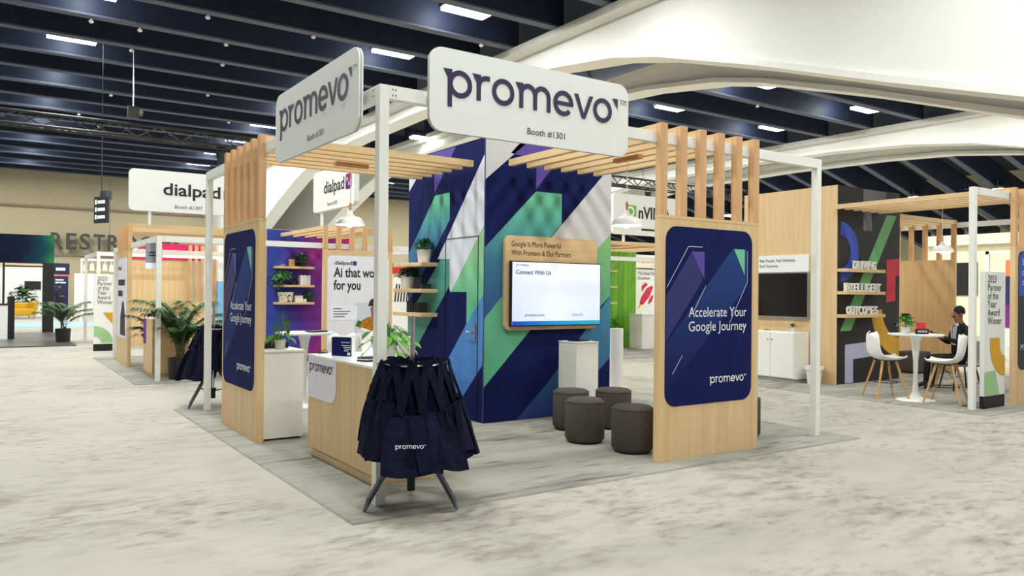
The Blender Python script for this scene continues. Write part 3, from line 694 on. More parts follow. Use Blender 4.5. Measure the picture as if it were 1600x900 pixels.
# tables and chairs ------------------------------------------------------------
def tulip_table(loc, label, r=.38, h=.98):
    t = thing('tulip_table', label, 'table', loc)
    MB().lathe([(.001, h - .03), (r - .03, h - .03), (r, h - .012), (r - .002, h), (.001, h)], 40).build('tabletop', plastic_w, t, smooth=True)
    MB().lathe([(.09, h - .03), (.06, h - .12), (.035, h * .6), (.03, h * .35), (.04, .12), (.1, .04), (.26, .012), (.27, 0)], 28).build('pedestal', plastic_w, t, smooth=True)
    return t
def shell_chair(loc, rz, label, sh=.6):
    """bar-height moulded shell on four splayed wooden legs, opening towards local -y"""
    t = thing('bar_chair', label, 'chair', loc, rz, group='white shell bar chairs')
    nu, nv = 12, 14; vs = []
    prof = [(-.23, .03), (-.21, .008), (-.16, -.004), (-.08, -.012), (.0, -.014), (.08, -.008), (.14, .01), (.185, .05), (.21, .11), (.225, .18), (.237, .25), (.247, .31), (.253, .35), (.255, .372)]
    for j, (y, z) in enumerate(prof):
        v = j / (nv - 1); half = .225 if v < .5 else .225 - .06 * ((v - .5) / .5) ** 1.6
        if j == 0: half = .18
        if j >= nv - 2: half -= .03 * (j - nv + 3)
        for i in range(nu + 1):
            u = -1 + 2 * i / nu; curl = abs(u) ** 2.4
            up_ = .055 * curl * (1 - abs(v - .45) * .9); fwd = -.1 * curl * max(0, (v - .35)) * 1.2
            vs.append((u * half, y + fwd, sh + z + up_))
    fs = [(j * (nu + 1) + i, j * (nu + 1) + i + 1, (j + 1) * (nu + 1) + i + 1, (j + 1) * (nu + 1) + i) for j in range(nv - 1) for i in range(nu)]
    b = MB(); b.add(vs, fs); o = b.build('seat_shell', plastic_w, t, smooth=True); md = o.modifiers.new('thickness', 'SOLIDIFY'); md.thickness = .012; md.offset = -1
    for sx in (-1, 1):
        for sy in (-1, 1): MB().cyl((sx * .12, sy * .1, sh - .03), (sx * .25, sy * .24, 0), .019, .013, n=10).build('leg', leg_wood, t, smooth=True)
    MB().tube([(.185 * math.cos(2 * PI * i / 24), .175 * math.sin(2 * PI * i / 24), .25) for i in range(25)], .007, 6).build('foot_ring', black, t)
    b = MB()
    for sx in (-1, 1): b.cyl((sx * .12, -.11, sh - .03), (-sx * .17, .15, sh - .24), .005, n=5); b.cyl((sx * .12, .1, sh - .03), (sx * .12, -.1, sh - .03), .006, n=5)
    b.cyl((-.12, .1, sh - .03), (.12, .1, sh - .03), .006, n=5); b.build('wire_brace', black, t)
    return t
tulip_table((1.22, 5.0, G_), 'white pedestal table in front of the purple shelf wall')
shell_chair((1.55, 4.35, G_), 2.6, 'white shell chair behind the navy display box')
shell_chair((2.02, 5.1, G_), -1.2, 'white shell chair right of the pedestal table, behind the desk')
shell_chair((2.05, 3.3, G_), 1.6, 'white shell chair beside the closet shelves, mostly hidden')
tag(MB().box(-.15, .15, -.1, .1, 0, .006).build('brochure', plastic_w, loc=(1.16, 5.0, .995), rot=(0, 0, .5)), 'white brochure on the pedestal table by the purple wall', 'brochure')
tag(MB().box(-.12, .12, -.09, .09, 0, .02).build('laptop', mat('dark laptop', (60, 60, 66), .4), loc=(1.36, 4.93, .995), rot=(0, 0, .4)), 'closed dark laptop on the pedestal table by the purple wall', 'laptop')
#PART3
# ================================================================== booth with the purple wall (across the side aisle)
booth_frame(.05, 8.88, 5.2, 5.2, 2.44, 'lower white post frame of the booth with purple shelf wall')
sl = slat_wall('plywood panel with white Ai print and short slats', (2.9, 8.8, G_), 0, W=1.41, hp=2.315, ht=2.77, jl=2.58)
g = graphic(sl, .08, 1.33, .45, 2.2, .1, mat('white print', (232, 232, 240), .5))
text('dialpad', g, txt_d, .22, -.008, 2.03, size=.1, fit=.34, bold=.02); MB().poly_y(rrect(.57, .66, 2.02, 2.1, .02), -.008).build('mark', mat('plum print', (92, 42, 110), .5), g)
text('Ai that works', g, txt_d, .2, -.008, 1.8, size=.25, fit=1.06, bold=.025); text('for you', g, txt_d, .2, -.008, 1.56, size=.25, fit=.54, bold=.025)
ph = MB()
ph.poly_y([(.62, 1.3), (1.31, 1.36), (1.31, .5), (.62, .56)], -.007, m=0)                       # pale photo backdrop
ph.poly_y([(.7, .62), (.74, .95), (.86, 1.02), (.98, 1.05), (1.2, .98), (1.28, .62)], -.0075, m=1)  # mustard sweater
ph.poly_y([(.98, .98), (.95, 1.2), (1.0, 1.3), (1.2, 1.3), (1.22, 1.05), (1.1, .97)], -.008, m=2)  # face
ph.poly_y([(.9, 1.24), (.94, 1.36), (1.08, 1.44), (1.24, 1.4), (1.3, 1.28), (1.1, 1.27)], -.0085, m=3)  # beret
ph.poly_y([(1.06, .9), (1.04, 1.06), (1.12, 1.12), (1.2, 1.06), (1.2, .7), (1.1, .68)], -.009, m=2)  # raised hand
ph.poly_y([(.64, .86), (.7, .98), (.78, .94), (.72, .84)], -.008, m=4)
ph.build('photo_print', [mat('photo backdrop', (206, 214, 226), .6), mat('mustard knit', (196, 132, 30), .8, c2=(150, 92, 20), scale=20), mat('printed skin', (150, 98, 74), .6), mat('printed black felt', (34, 34, 38), .7), leaf], g)
MB().poly_y(rrect(.13, .68, .98, 1.26, .05), -.0085, -.0065).build('caption_card', mat('card print', (240, 240, 250), .5), g)
b = MB()
for k in range(4): b.poly_y([(.2, 1.19 - .05 * k), (.36 if k == 0 else .6 - .06 * k, 1.19 - .05 * k), (.36 if k == 0 else .6 - .06 * k, 1.205 - .05 * k), (.2, 1.205 - .05 * k)], -.0095)
b.build_each('caption_line', txt_d, g)
sl = slat_wall('plywood panel with white portrait print far along the left aisle', (0.0, 13.05, G_), R90, W=1.42, hp=2.3, ht=2.83, jl=2.55, jh=.16)
g = graphic(sl, .1, 1.32, .55, 2.15, .12, mat('white print', (232, 232, 240), .5))
text('dialpad', g, txt_d, .2, -.008, 1.92, size=.12, fit=.4, bold=.02); bars(g, txt_d, .2, -.008, 1.6, (.9, .6), .12, .22)
MB().poly_y([(.5, .6), (.55, 1.0), (.75, 1.25), (.95, 1.3), (1.1, 1.1), (1.22, .6)], -.008).build('portrait_print', mat('dark portrait', (70, 50, 50), .6, c2=(30, 26, 30)), g)
pw = thing('shelf_tower', 'wooden closet with purple and magenta gradient front', 'closet', (2.55, 11.4, G_))
bx('wall', wood_v, pw, 0, 1.96, .004, 1.96, 0, 2.84)
MB().box(.08, 1.955, 0, .004, 0, 2.83).build('printed_mural', grad('purple aurora', [(0, (84, 66, 160)), (.22, (70, 74, 170)), (.42, (56, 80, 170)), (.6, (78, 54, 146)), (.78, (128, 46, 132)), (1, (176, 44, 116))], 'X', .1, 2.5, wob=1.5, wscale=1.1), pw)
bx('screen', black, pw, -.04, 0, .3, 1.6, 1.1, 2.05)
for z, lab in ((2.06, 'top'), (1.665, 'middle'), (1.295, 'lowest')): tag(MB().box(2.77, 3.6, 11.17, 11.399, z - .05, z).build('wall_shelf', wood_x, bevel=.004), 'pale shelf on purple wall, %s of three' % lab, 'shelf')
dkpot = mat('dark pot', (50, 52, 46), .6)
potted((3.35, 11.28, 2.06), 'round leafy plant on the top purple-wall shelf', r=.07, h=.08, R=.2, H=.24, n=140, m=leaf, pot=dkpot, size=.07, seed=11)
t = thing('candle_jar', 'amber candle jar on the top purple-wall shelf', 'jar', (3.13, 11.28, 2.06)); MB().cyl((0, 0, 0), (0, 0, .13), .065, n=18).build('glass', mat('amber wax', (190, 150, 80), .4), t, smooth=True); MB().cyl((0, 0, .13), (0, 0, .15), .068, n=18).build('lid', leg_wood, t)
t = thing('trinket', 'small white shell ornament on the top purple-wall shelf', 'ornament', (2.95, 11.28, 2.06)); leafy(t, (0, 0, .0), .07, .05, 20, plastic_w, .05, .2, 'petals', 2)
vine((2.9, 11.28, 1.665), 'trailing ivy hanging over the middle purple-wall shelf', n=60, m=leaf, pot=dkpot, r=.07, h=.1, seed=21, spread=.26, H=.22, size=.075)
leafy(bpy.data.objects['potted_vine.002'], (-.08, -.12, -.1), .14, .2, 50, leaf, .06, .6, 'trailing_leaves', 6)
potted((3.17, 11.28, 1.665), 'small violet plant on the middle purple-wall shelf', r=.05, h=.07, R=.12, H=.16, n=60, m=mat('violet leaf', (70, 66, 130), .5), pot=dkpot, size=.06, seed=13)
for k in range(5): tag(MB().box(-.02, .02, -.08, .08, 0, .2 if k % 2 else .21).build('book', mat('cream book', (226, 222, 212), .6) if k % 2 else plastic_w, loc=(3.32 + .043 * k, 11.28, 1.665)), 'pale book in the row on the middle purple-wall shelf', 'book', 'pale books on the purple wall')
t = thing('woven_basket', 'white and black patterned basket on the lowest purple-wall shelf', 'basket', (3.0, 11.28, 1.295)); MB().lathe([(.001, 0), (.13, 0), (.17, .2), (.16, .21), (.12, .02)], 20).build('body', mat('speckled weave', (230, 226, 206), .8, c2=(70, 70, 60), scale=22, lo=.55, hi=.6), t, smooth=True)
t = thing('paper_box', 'stacked white gift box on the lowest purple-wall shelf', 'box', (3.27, 11.28, 1.295)); bx('box', plastic_w, t, -.08, .08, -.07, .07, 0, .13); bx('lid', mat('pink white card', (232, 216, 214), .6), t, -.085, .085, -.075, .075, .1, .14)
tag(MB().box(-.04, .04, -.04, .04, 0, .07).build('cube_box', plastic_w, loc=(3.4, 11.26, 1.295)), 'tiny white cube box on the lowest purple-wall shelf', 'box')
potted((3.52, 11.28, 1.295), 'small bushy plant at the right of the lowest purple-wall shelf', r=.05, h=.07, R=.16, H=.22, n=90, m=leaf, pot=dkpot, size=.065, seed=15)
def post_sign(loc, rz, wd, ht, drop, label, words, cap, extra=None, off=.12):
    t = thing('booth_sign', label, 'sign', loc, rz)
    MB().poly_y(rrect(0, wd, 0, ht, .09, 8), 0, .1).build('board', board_w, t)
    for x in (.38, wd - .38): bx('support_post', white, t, x - .025, x + .025, .03, .08, -drop, 0)
    if words: text(words, t, txt_d, wd * .28, -.004, ht * .42, size=.34, fit=wd * .5, bold=.02)
    if cap: text(cap, t, txt_d, wd * .5, -.004, ht * .1, size=.1, align='C', name='caption')
    else: bars(t, txt_d, wd * .4, -.004, ht * .12, (.45,), .05, .1)
    return t
plum = mat('plum print', (92, 42, 110), .5)
def wave_mark(t, x, z, s_):
    m = MB().poly_y(rrect(x, x + s_, z, z + s_, s_ * .2), -.005).build('mark', grad('plum gradient', [(0, (74, 44, 130)), (1, (150, 40, 100))], 'Z', z, z + s_), t)
    pts = [(x + s_ * (.15 + .7 * i / 12), z + s_ * (.5 + .24 * math.sin(i / 12 * 2 * PI + .3))) for i in range(13)]; b = MB()
    for a, c in zip(pts[:-1], pts[1:]): b.poly_y([(a[0], a[1] - .014), (c[0], c[1] - .014), (c[0], c[1] + .014), (a[0], a[1] + .014)], -.008)
    b.build('wave_line', txt_w, m)
t = post_sign((0, 11.6, 3.09), 0, 2.2, .82, .27, 'white rounded sign with black lettering on posts above the left aisle', 'dialpad', 'Booth #1307'); wave_mark(t, 1.78, .3, .26)
t = post_sign((3.45, 10.9, 3.19), R90, 2.2, .84, .41, 'white rounded sign with plum mark seen under the left canopy', 'dialpad', 'Booth #1307'); wave_mark(t, 1.78, .32, .3)
dk = thing('reception_desk', 'pale wood reception desk behind the potted palm', 'desk', (.1, 9.5, G_))
bx('body', wood_v, dk, 0, .6, 0, .9, .06, 1.0, bevel=.003); bx('toe_kick', wood_v, dk, .03, .57, .03, .87, 0, .06); bx('worktop', plastic_w, dk, -.005, .605, -.005, .905, 1.0, 1.02)
MB().box(-.004, 0, .62, .9, .55, 1.0).build('purple_print', grad('desk purple', [(0, (84, 62, 150)), (1, (128, 60, 140))], 'Z', .5, 1.), dk)
def palm(loc, label, n=15, H=1.15, R=.6, pot=(.2, .38), seed=1, square=False, leafm=palm_m):
    t = thing('potted_palm', label, 'plant', loc); rnd = random.Random(seed); r, ph_ = pot
    MB().lathe([(.001, 0), (r * .88, 0), (r, ph_), (r * .92, ph_), (r * .9, ph_ - .03), (.001, ph_ - .03)], 24).build('pot', mat('black planter', (38, 34, 32), .5), t, smooth=True)
    MB().lathe([(r * .9, ph_ - .032), (.001, ph_ - .02)], 16).build('soil', soil, t)
    cane = mat('cane', (96, 88, 56), .7)
    for i in range(n):
        a = 2 * PI * i / n + rnd.uniform(-.3, .3); rr = R * rnd.uniform(.55, 1.1); hh = H * rnd.uniform(.55, 1.); p0 = Vector((rnd.uniform(-.08, .08), rnd.uniform(-.08, .08), ph_ - .03)); b = MB()
        pts = []
        for k in range(11):
            u = k / 10; pts.append(p0 + Vector((math.cos(a) * rr * u ** 1.7, math.sin(a) * rr * u ** 1.7, hh * (1.35 * u - .5 * u ** 2.6))))
        for k in range(10): b.cyl(pts[k], pts[k + 1], .008 * (1 - k / 14), .008 * (1 - (k + 1) / 14), n=5, m=1, cap=False)
        for k in range(3, 11):
            for h_ in range(3):
                for s_ in (-1, 1):
                    if k == 10 and h_: continue
                    p = pts[k] if not h_ else pts[k].lerp(pts[k + 1], h_ / 3)
                    d0 = (pts[k] - pts[k - 1]).normalized(); sd = d0.cross(Vector((0, 0, 1))).normalized() * s_
                    l = .3 * (1 - abs(k - 7) / 8) * rnd.uniform(.8, 1.1); dr = (sd * .75 + d0 * .65 + Vector((0, 0, -.25))).normalized(); wv = dr.cross(Vector((0, 0, 1))).normalized() * .022
                    mid = p + dr * l * .5 + Vector((0, 0, .02)); tip = p + dr * l + Vector((0, 0, -.05))
                    b.add([p, mid - wv, tip, mid + wv], [(0, 1, 2, 3)])
        b.build('frond', [leafm, cane], t)
    return t
palm((.48, 9.12, G_), 'large potted palm in black planter by the white aisle post', n=24, H=1.2, R=.72, pot=(.2, .36), seed=2)
palm((.42, 11.1, G_), 'smaller dark palm behind the reception desk in the left aisle', n=14, H=.9, R=.5, pot=(.16, .3), seed=5, leafm=mat('dark palm', (36, 58, 32), .5))
mn = thing('hanging_monitor', 'grey hanging monitor with dark text beside the white aisle post', 'screen', (-.02, 9.52, 1.9), math.radians(-14))
MB().box(0, .26, 0, .04, 0, .44).build('panel', mat('monitor grey', (156, 158, 166), .4), mn); MB().box(0, .26, -.004, 0, 0, .1).build('lower_glow', mat('monitor white', (225, 235, 248), .4, emit=.3), mn); bars(mn, txt_d, .05, -.006, .27, (.18, .12), .02, .05)
MB().cyl((.13, .02, .44), (.13, .02, .45), .012, n=8).build('bracket', white, mn)
def award(loc, rz, label, wd, dp=.06):
    t = thing('award_totem', label, 'sign', loc, rz)
    bx('base', black, t, 0, wd, 0, dp, 0, .17); bx('foot_plate', black, t, .02, wd + .12, dp, .34, 0, .008); bx('body', board_w, t, 0, wd, 0, dp, .17, 1.89, bevel=.003)  # flat black foot plate stands in for the shadow beside the base
    text('2023\nPartner\nof the\nYear\nAward\nWinner', t, txt_d, wd * .14, -.004, 1.74, size=.145, fit=wd * .68, line=.8)
    return t
t = award((9.02, .02, G_), 0, 'white 2023 Partner award totem on the right', .6)
o_ = [(.6 + .44 * math.cos(a), .87 + .44 * math.sin(a)) for a in [PI + PI / 2 * i / 12 for i in range(13)]]; i_ = [(.6 + .16 * math.cos(a), .87 + .16 * math.sin(a)) for a in [1.5 * PI - PI / 2 * i / 8 for i in range(9)]]
MB().poly_y([(.16, .97)] + o_ + i_ + [(.44, .97)], -.004).build('gold_shape', gold, t); MB().poly_y([(.005, .18), (.44, .18), (.31, .52), (.005, .5)], -.004).build('green_shape', sage, t)
t = award((-.07, 16.5, 0), 0, 'white 2023 Partner award totem far down the left aisle', .5)
MB().poly_y([(.2, .95), (.49, .95), (.49, .55)], -.004).build('gold_shape', gold, t)
o_ = [(.0 + .42 * math.cos(a), .2 + .42 * math.sin(a)) for a in [PI / 2 * i / 12 for i in range(13)]]; i_ = [(.0 + .16 * math.cos(a), .2 + .16 * math.sin(a)) for a in [PI / 2 - PI / 2 * i / 8 for i in range(9)]]
MB().poly_y([(x + .005, z) for x, z in o_ + i_], -.004).build('green_shape', sage, t)
palm((-.45, 20.2, 0), 'potted palm behind the far award totem', n=18, H=.95, R=.75, pot=(.2, .4), seed=8)
booth_frame(.1, 17.6, 3.4, 3, 2.5, 'white post frame behind the far award totem', skip=(1,))
# pink header booth further back
pk = thing('far_booth_wall', 'plywood wall with pink header and white letters, far left', 'booth', (.7, 18.3, 0))
bx('wall', wood_v, pk, 0, 1.75, 0, .1, 0, 2.36); bx('header', mat('pink print', (214, 30, 96), .5), pk, 0, 2.2, -.03, .1, 2.36, 2.82); text('do', pk, txt_w, .25, -.04, 2.44, size=.42, bold=.04)
sl = slat_wall('tall slatted wood screen right of the pink header', (2.45, 18.1, 0), 0, W=.75, hp=1.2, ht=2.8, n=5, join=False)
t = thing('banner_wall', 'white over sky-blue panel between frame post and slats', 'panel', (3.2, 17.9, 0)); bx('white_half', board_w, t, 0, .8, 0, .1, 1.78, 2.8); bx('blue_half', mat('sky blue print', (120, 180, 224), .5), t, 0, .8, 0, .1, 0, 1.78)
pendant((2.95, 16.2, 2.3), 2.9, 'white dome lamp far behind the large palm')

rw = thing('far_booth_wall', 'white booth board with red header seen behind the closet shelves', 'booth', (7.08, 14.7, 0))
bx('board', board_w, rw, 0, .75, 0, .1, 0, 2.05); bx('red_header', mat('red print', (206, 44, 40), .5), rw, -.02, .8, -.05, .1, 2.05, 2.32)
b = MB()
for k in range(6): b.poly_y([(.1 + .09 * k, 1.25), (.145 + .09 * k, 1.25), (.205 + .09 * k, 1.75), (.16 + .09 * k, 1.75)], -.004)
b.build_each('black_stripe', black, rw)
# ================================================================== far left
bb = thing('black_booth', 'black portal booth with green-glow header, far left', 'booth', (-4.2, 25.9, 0))
MB().box(0, 3.88, 0, 1.2, 2.4, 3.35).build('header', grad('green glow print', [(0, (10, 15, 32)), (.68, (12, 22, 48)), (.88, (18, 62, 72)), (1, (44, 124, 76))], 'X', 1.2, 4.5, wob=.9), bb)
bx('post', black, bb, 3.56, 3.88, 0, .35, 0, 2.4); bx('post', black, bb, 2.4, 2.46, 0, .2, 0, 2.4); bx('post', black, bb, 0, .3, 0, .3, 0, 2.4); bx('rail', black, bb, 2.46, 3.56, .05, .12, 2.25, 2.3)
tag(MB().box(-12, -.25, 18.6, 25.8, .001, .03).build('stage_floor', mat('dark wood floor', (96, 94, 90), .35, c2=(70, 68, 66), scale=2, stretch=(.3, 3, 1))), 'dark grey plank platform at the far left', 'platform')
ct = thing('counter', 'white counter at the left edge of the picture', 'counter', (-3.6, 22, .03)); bx('body', plastic_w, ct, 0, 1.87, 0, .6, 0, 1.0); bx('top', black, ct, 0, 1.9, -.02, .62, 1.0, 1.04); bx('side_panel', black, ct, 1.87, 2.04, 0, .6, 0, 1.25)
so = thing('armchair', 'mustard yellow armchair far down the left aisle', 'armchair', (-.75, 40.2, 0), .3)
mm = mat('mustard fabric', (206, 160, 32), .9, c2=(186, 140, 24), scale=30)
bx('seat', mm, so, -.55, .55, -.4, .4, .18, .5, bevel=.06); bx('backrest', mm, so, -.55, .55, .25, .45, .4, .8, bevel=.06); bx('armrest', mm, so, .42, .6, -.4, .4, .4, .85, bevel=.06)
for x in (-.45, .45):
    for y in (-.32, .32): MB().cyl((x, y, 0), (x, y, .19), .025, n=8).build('leg', leg_wood, so)
potted((-.62, 42.2, 0), 'bushy green plant behind the mustard armchair', r=.3, h=.5, R=.75, H=1.2, n=260, m=mat('far leaf', (40, 92, 36), .5), size=.25, seed=31)
fb = thing('far_booth_wall', 'white booth wall with dark screen beyond the black portal', 'booth', (-2.6, 44, 0)); bx('wall', board_w, fb, 0, 3.2, 0, .2, 0, 2.9); bx('screen', black, fb, 2.1, 2.85, -.06, 0, 1.45, 1.9); bx('header', wood_x, fb, 0, 3.2, -.05, .2, 2.7, 2.9)
fb = thing('far_booth_wall', 'plain white booth wall right of the navy banner', 'booth', (1.75, 43, 0)); bx('wall', board_w, fb, 0, 1.7, 0, .2, 0, 2.35); bx('base', mat('pale base', (214, 206, 190), .7), fb, 0, 1.7, -.02, .2, 0, .15)
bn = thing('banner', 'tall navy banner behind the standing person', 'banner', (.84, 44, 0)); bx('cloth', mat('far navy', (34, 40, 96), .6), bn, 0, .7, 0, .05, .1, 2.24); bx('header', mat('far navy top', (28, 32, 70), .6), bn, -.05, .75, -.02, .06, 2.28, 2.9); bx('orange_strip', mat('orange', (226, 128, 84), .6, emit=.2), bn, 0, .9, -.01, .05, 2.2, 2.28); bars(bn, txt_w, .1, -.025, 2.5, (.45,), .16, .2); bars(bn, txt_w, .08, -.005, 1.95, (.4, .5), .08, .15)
for k in range(6):
    t = thing('track_lamp', 'small warm track lamp far behind the award totem', 'lamp', (1.6 + .27 * k, 36, 2.35 + .03 * (k % 2)), group='warm track lamps'); MB().cyl((0, 0, 0), (0, 0, .3), .1, .07, n=10).build('shade', mat('warm shade', (255, 232, 190), .5, emit=1.2), t); MB().cyl((0, 0, .3), (0, 0, .45), .015, n=6).build('stem', white, t)
t = thing('lamp_gantry', 'white gantry carrying the warm track lamps', 'frame', (1.4, 36, 0)); bx('rail', white, t, 0, 2.4, -.05, .05, 2.83, 2.93); bx('post', white, t, 0, .08, -.04, .04, 0, 2.83); bx('post', white, t, 2.32, 2.4, -.04, .04, 0, 2.83)

# ================================================================== black-walled booth on the right
booth_frame(8.77, .04, 5.26, 5.26, 3.05, 'white post frame of the black-walled booth on the right', skip=(1, 2), skip_post=(2,))
kt = thing('media_tower', 'plywood closet with black front and coloured letter shapes', 'closet', (9.83, 2.78, G_))
bx('wall', wood_v, kt, 0, 1.98, .004, 1.98, 0, 3.45)
MB().box(0.02, 1.98, 0, .004, 0, 3.45).build('black_front', mat('black print', (26, 24, 26), .6), kt)
def arcband(cx, cz, ro, ri, a0, a1, sx=1., sz=1., n=20):
    A = [a0 + (a1 - a0) * i / n for i in range(n + 1)]
    return [(cx + ro * sx * math.cos(a), cz + ro * sz * math.sin(a)) for a in A] + [(cx + ri * sx * math.cos(a), cz + ri * sz * math.sin(a)) for a in A[::-1]]
bl = mat('cobalt print', (44, 74, 190), .5)
yk = -.003
MB().poly_y([(max(x, .021), z) for x, z in arcband(.1, 2.3, .55, .3, -PI / 2, PI / 2, 1.0, .95)], yk).build('blue_shape', bl, kt)
MB().poly_y([(.1, .92), (.42, .92), (1.86, 3.02), (1.53, 3.02)], yk).build('green_shape', mat('leaf green print', (104, 176, 110), .5), kt)
b = MB().poly_y([(1.54, 2.2), (1.975, 2.24), (1.975, 1.92), (1.84, 1.9), (1.84, 1.45), (1.54, 1.42)], yk); b.build('red_shape', mat('crimson print', (206, 24, 60), .5), kt)
MB().poly_y(arcband(1.97, 1.35, .92, .58, PI * 1.03, PI * 1.5), yk).build('gold_shape', gold, kt)
MB().poly_y([(.25, 0.01), (.5, .01), (.5, .42), (1.1, .45), (1.1, .72), (.25, .68)], yk).build('lilac_shape', mat('lilac print', (176, 176, 204), .5), kt)
MB().poly_y([(.78, 3.44), (1.5, 3.44), (1.5, 3.25), (1.05, 3.25), (1.05, 2.7), (.78, 2.7)], yk).build('grey_shape', mat('slate print', (96, 94, 106), .5), kt)
bx('door_gap', mat('grey gap', (90, 90, 96), .5), kt, 1.12, 1.126, -.003, .0, 0, 2.2); bx('door_gap', mat('grey gap', (90, 90, 96), .5), kt, 1.9, 1.906, -.003, 0, 0, 2.2)
MB().cyl((1.83, -.05, 1.02), (1.83, 0, 1.02), .02, n=10).build('knob', chrome, kt)
for z, wd_, u0, u1 in ((2.015, 'DRIVING', .25, .97), (1.625, 'INTELLIGENT', -.02, 1.12), (1.225, 'OUTCOMES', .07, 1.03)):
    tag(MB().box(9.83, 11.0, 2.58, 2.778, z - .055, z).build('word_shelf', wood_x), 'pale shelf on black wall carrying the word %s' % wd_, 'shelf')
    ws = thing('word_letters', 'white serif block letters spelling %s on a shelf' % wd_, 'letters', (9.86, 2.66, z))
    n = len(wd_); tot = sum(.45 if c == 'I' else 1 for c in wd_); x = max(u0, 0); kx = (u1 - x) / tot
    for c in wd_:
        cw = kx * (.45 if c == 'I' else 1)
        o = text(c, ws, plastic_w, x + cw * .06, 0, .0, size=.2, fit=cw * .86, name='letter', extrude=.012, bold=.02)
        sf = MB()
        zt = .132
        if c in 'DRINTLEUM':
            ends = {'I': ((.2, .8),), 'L': ((0, .45),), 'T': ((.25, .75),), 'U': (), 'D': ((-.05, .4),), 'R': ((-.05, .4), (.6, 1.0)), 'N': ((-.05, .3),), 'E': ((-.05, .4),), 'M': ((-.05, .3), (.7, 1.05))}[c]
            for a, e in ends: sf.box(x + cw * (.06 + .8 * a), x + cw * (.06 + .8 * e), -.013, .013, 0, .012)
        tops = {'V': ((-.1, .3), (.7, 1.1)), 'I': ((.1, .9),), 'L': ((-.05, .45),), 'U': ((-.1, .35), (.65, 1.1)), 'N': ((-.1, .3), (.7, 1.1)), 'M': ((-.1, .3), (.7, 1.1)), 'D': ((-.1, .3),), 'R': ((-.1, .3),)}.get(c, ())
        for a, e in tops: sf.box(x + cw * (.06 + .8 * a), x + cw * (.06 + .8 * e), -.013, .013, zt + .002, zt + .013)
        if sf.v: sf.build_each('serif', plastic_w, o, loc=(-o.location.x, -o.location.y, -o.location.z))
        x += cw
# screen wall
t = thing('header_board', 'white header board with text above the dark wall screen', 'board', (9.81, 4.42, 1.97), R90); MB().poly_y(rrect(0, 1.1, 0, .31, .03), 0, .018).build('board', board_w, t)
text('Real People. Real Solutions.', t, txt_d, .05, -.003, .19, size=.08, fit=.78); text('Real Outcomes.', t, txt_d, .05, -.003, .09, size=.08, fit=.42)
t = thing('wall_screen', 'large dark switched-off screen on the plywood wall', 'screen', (9.76, 4.42, 1.12), R90); MB().box(0, 1.12, 0, .06, 0, .84).build('casing', chrome, t); MB().box(.015, 1.105, -.004, 0, .04, .825).build('display', screen_off, t)
cb = thing('cabinet', 'white two-door cabinet under the dark wall screen', 'cabinet', (9.4, 4.3, G_), R90)
bx('body', white, cb, 0, 1.0, .0, .4, .06, .88, bevel=.003); bx('plinth', mat('plinth grey', (170, 168, 160), .6), cb, .02, .98, .03, .38, 0, .06)
for k in (0, 1):
    d_ = bx('door', white, cb, .012 + .49 * k, .494 + .49 * k, -.016, 0, .075, .865, bevel=.003); MB().cyl((.45 + .09 * k, -.03, .74), (.45 + .09 * k, -.016, .74), .01, n=8).build('knob', black, d_)
potted((9.62, 3.5, .9), 'tiny plant in white pot on the two-door cabinet', r=.04, h=.07, R=.08, H=.1, n=40, size=.05, seed=41)
t = thing('eyeglasses', 'dark glasses lying on the two-door cabinet', 'glasses', (9.55, 4.0, .9)); MB().tube([(0, -.07, .01), (0, .07, .01)], .006, 6).tube([(0, .07, .01), (.1, .06, .008)], .005, 6).build('frame', black, t)
t = thing('waste_bin', 'white waste bin with liner at the plywood wall corner', 'bin', (9.6, 3.05, G_)); MB().lathe([(.001, 0), (.11, 0), (.14, .3), (.13, .3), (.1, .02)], 20).build('bucket', plastic_w, t, smooth=True); MB().lathe([(.13, .3), (.16, .31), (.155, .25), (.15, .27)], 20).build('liner', mat('bin liner', (240, 240, 242), .3), t, smooth=True)
sl = slat_wall('plywood panel with dark blue print at the right picture edge', (9.76, -.05, G_), 0, jl=2.82); g = graphic(sl, .09, 1.3, .5, 2.2, .12, mat('near-black navy print', (20, 20, 40), .5))
MB().poly_y([(.1, 1.55), (1.29, 1.7), (1.29, 2.1), (1.2, 2.19), (.2, 2.19), (.1, 2.08)], -.007).build('blue_band', bl, g); text('Sec\nco\nclien', g, txt_w, .2, -.009, 2.0, size=.13, line=1.1); text('M', g, txt_w, .16, -.009, .78, size=.13)
sl = slat_wall('plywood panel with open slats behind the man with phone', (13.9, 4.05, G_), R90, W=1.25, hp=2.3, ht=3.1, n=5, join=False)
for k in range(5): bx('joist', wood_x, sl, .02 + .29 * k, .08 + .29 * k, -2.05, 0, 3.0, 3.08)
pendant((10.42, 1.3, 2.27), 3.05, 'white dome pendant lamp over the white table on the right')
tulip_table((9.12, 1.02, G_), 'white pedestal table with red card beside the seated man')
shell_chair((8.9, 1.36, G_), math.atan2(.83, .56) - .0, 'white shell bar chair in side view, left of the pedestal table')
shell_chair((9.08, .56, G_), PI + .25, 'white shell bar chair with its back to us, right of the table', sh=.6)
potted((9.02, 1.12, .992), 'leafy plant in white cube pot on the right-hand table', r=.065, h=.11, R=.13, H=.22, n=60, m=mat('mint leaf', (84, 150, 72), .45), size=.11, seed=51)
t = thing('name_plate', 'small black name plate on the right-hand table', 'sign', (9.16, .95, .992), -.5); bx('plate', black, t, -.1, .1, -.01, .01, 0, .075); text('SOURCE', t, txt_w, 0, -.013, .025, size=.04, align='C', bold=.02)
t = thing('table_card', 'red tilted card stand on the right-hand table', 'sign', (9.3, 1.02, .992), -.55); o = bx('card', mat('red card', (206, 40, 60), .5), t, -.07, .07, -.004, .004, 0, .17); o.rotation_euler.x = -.3
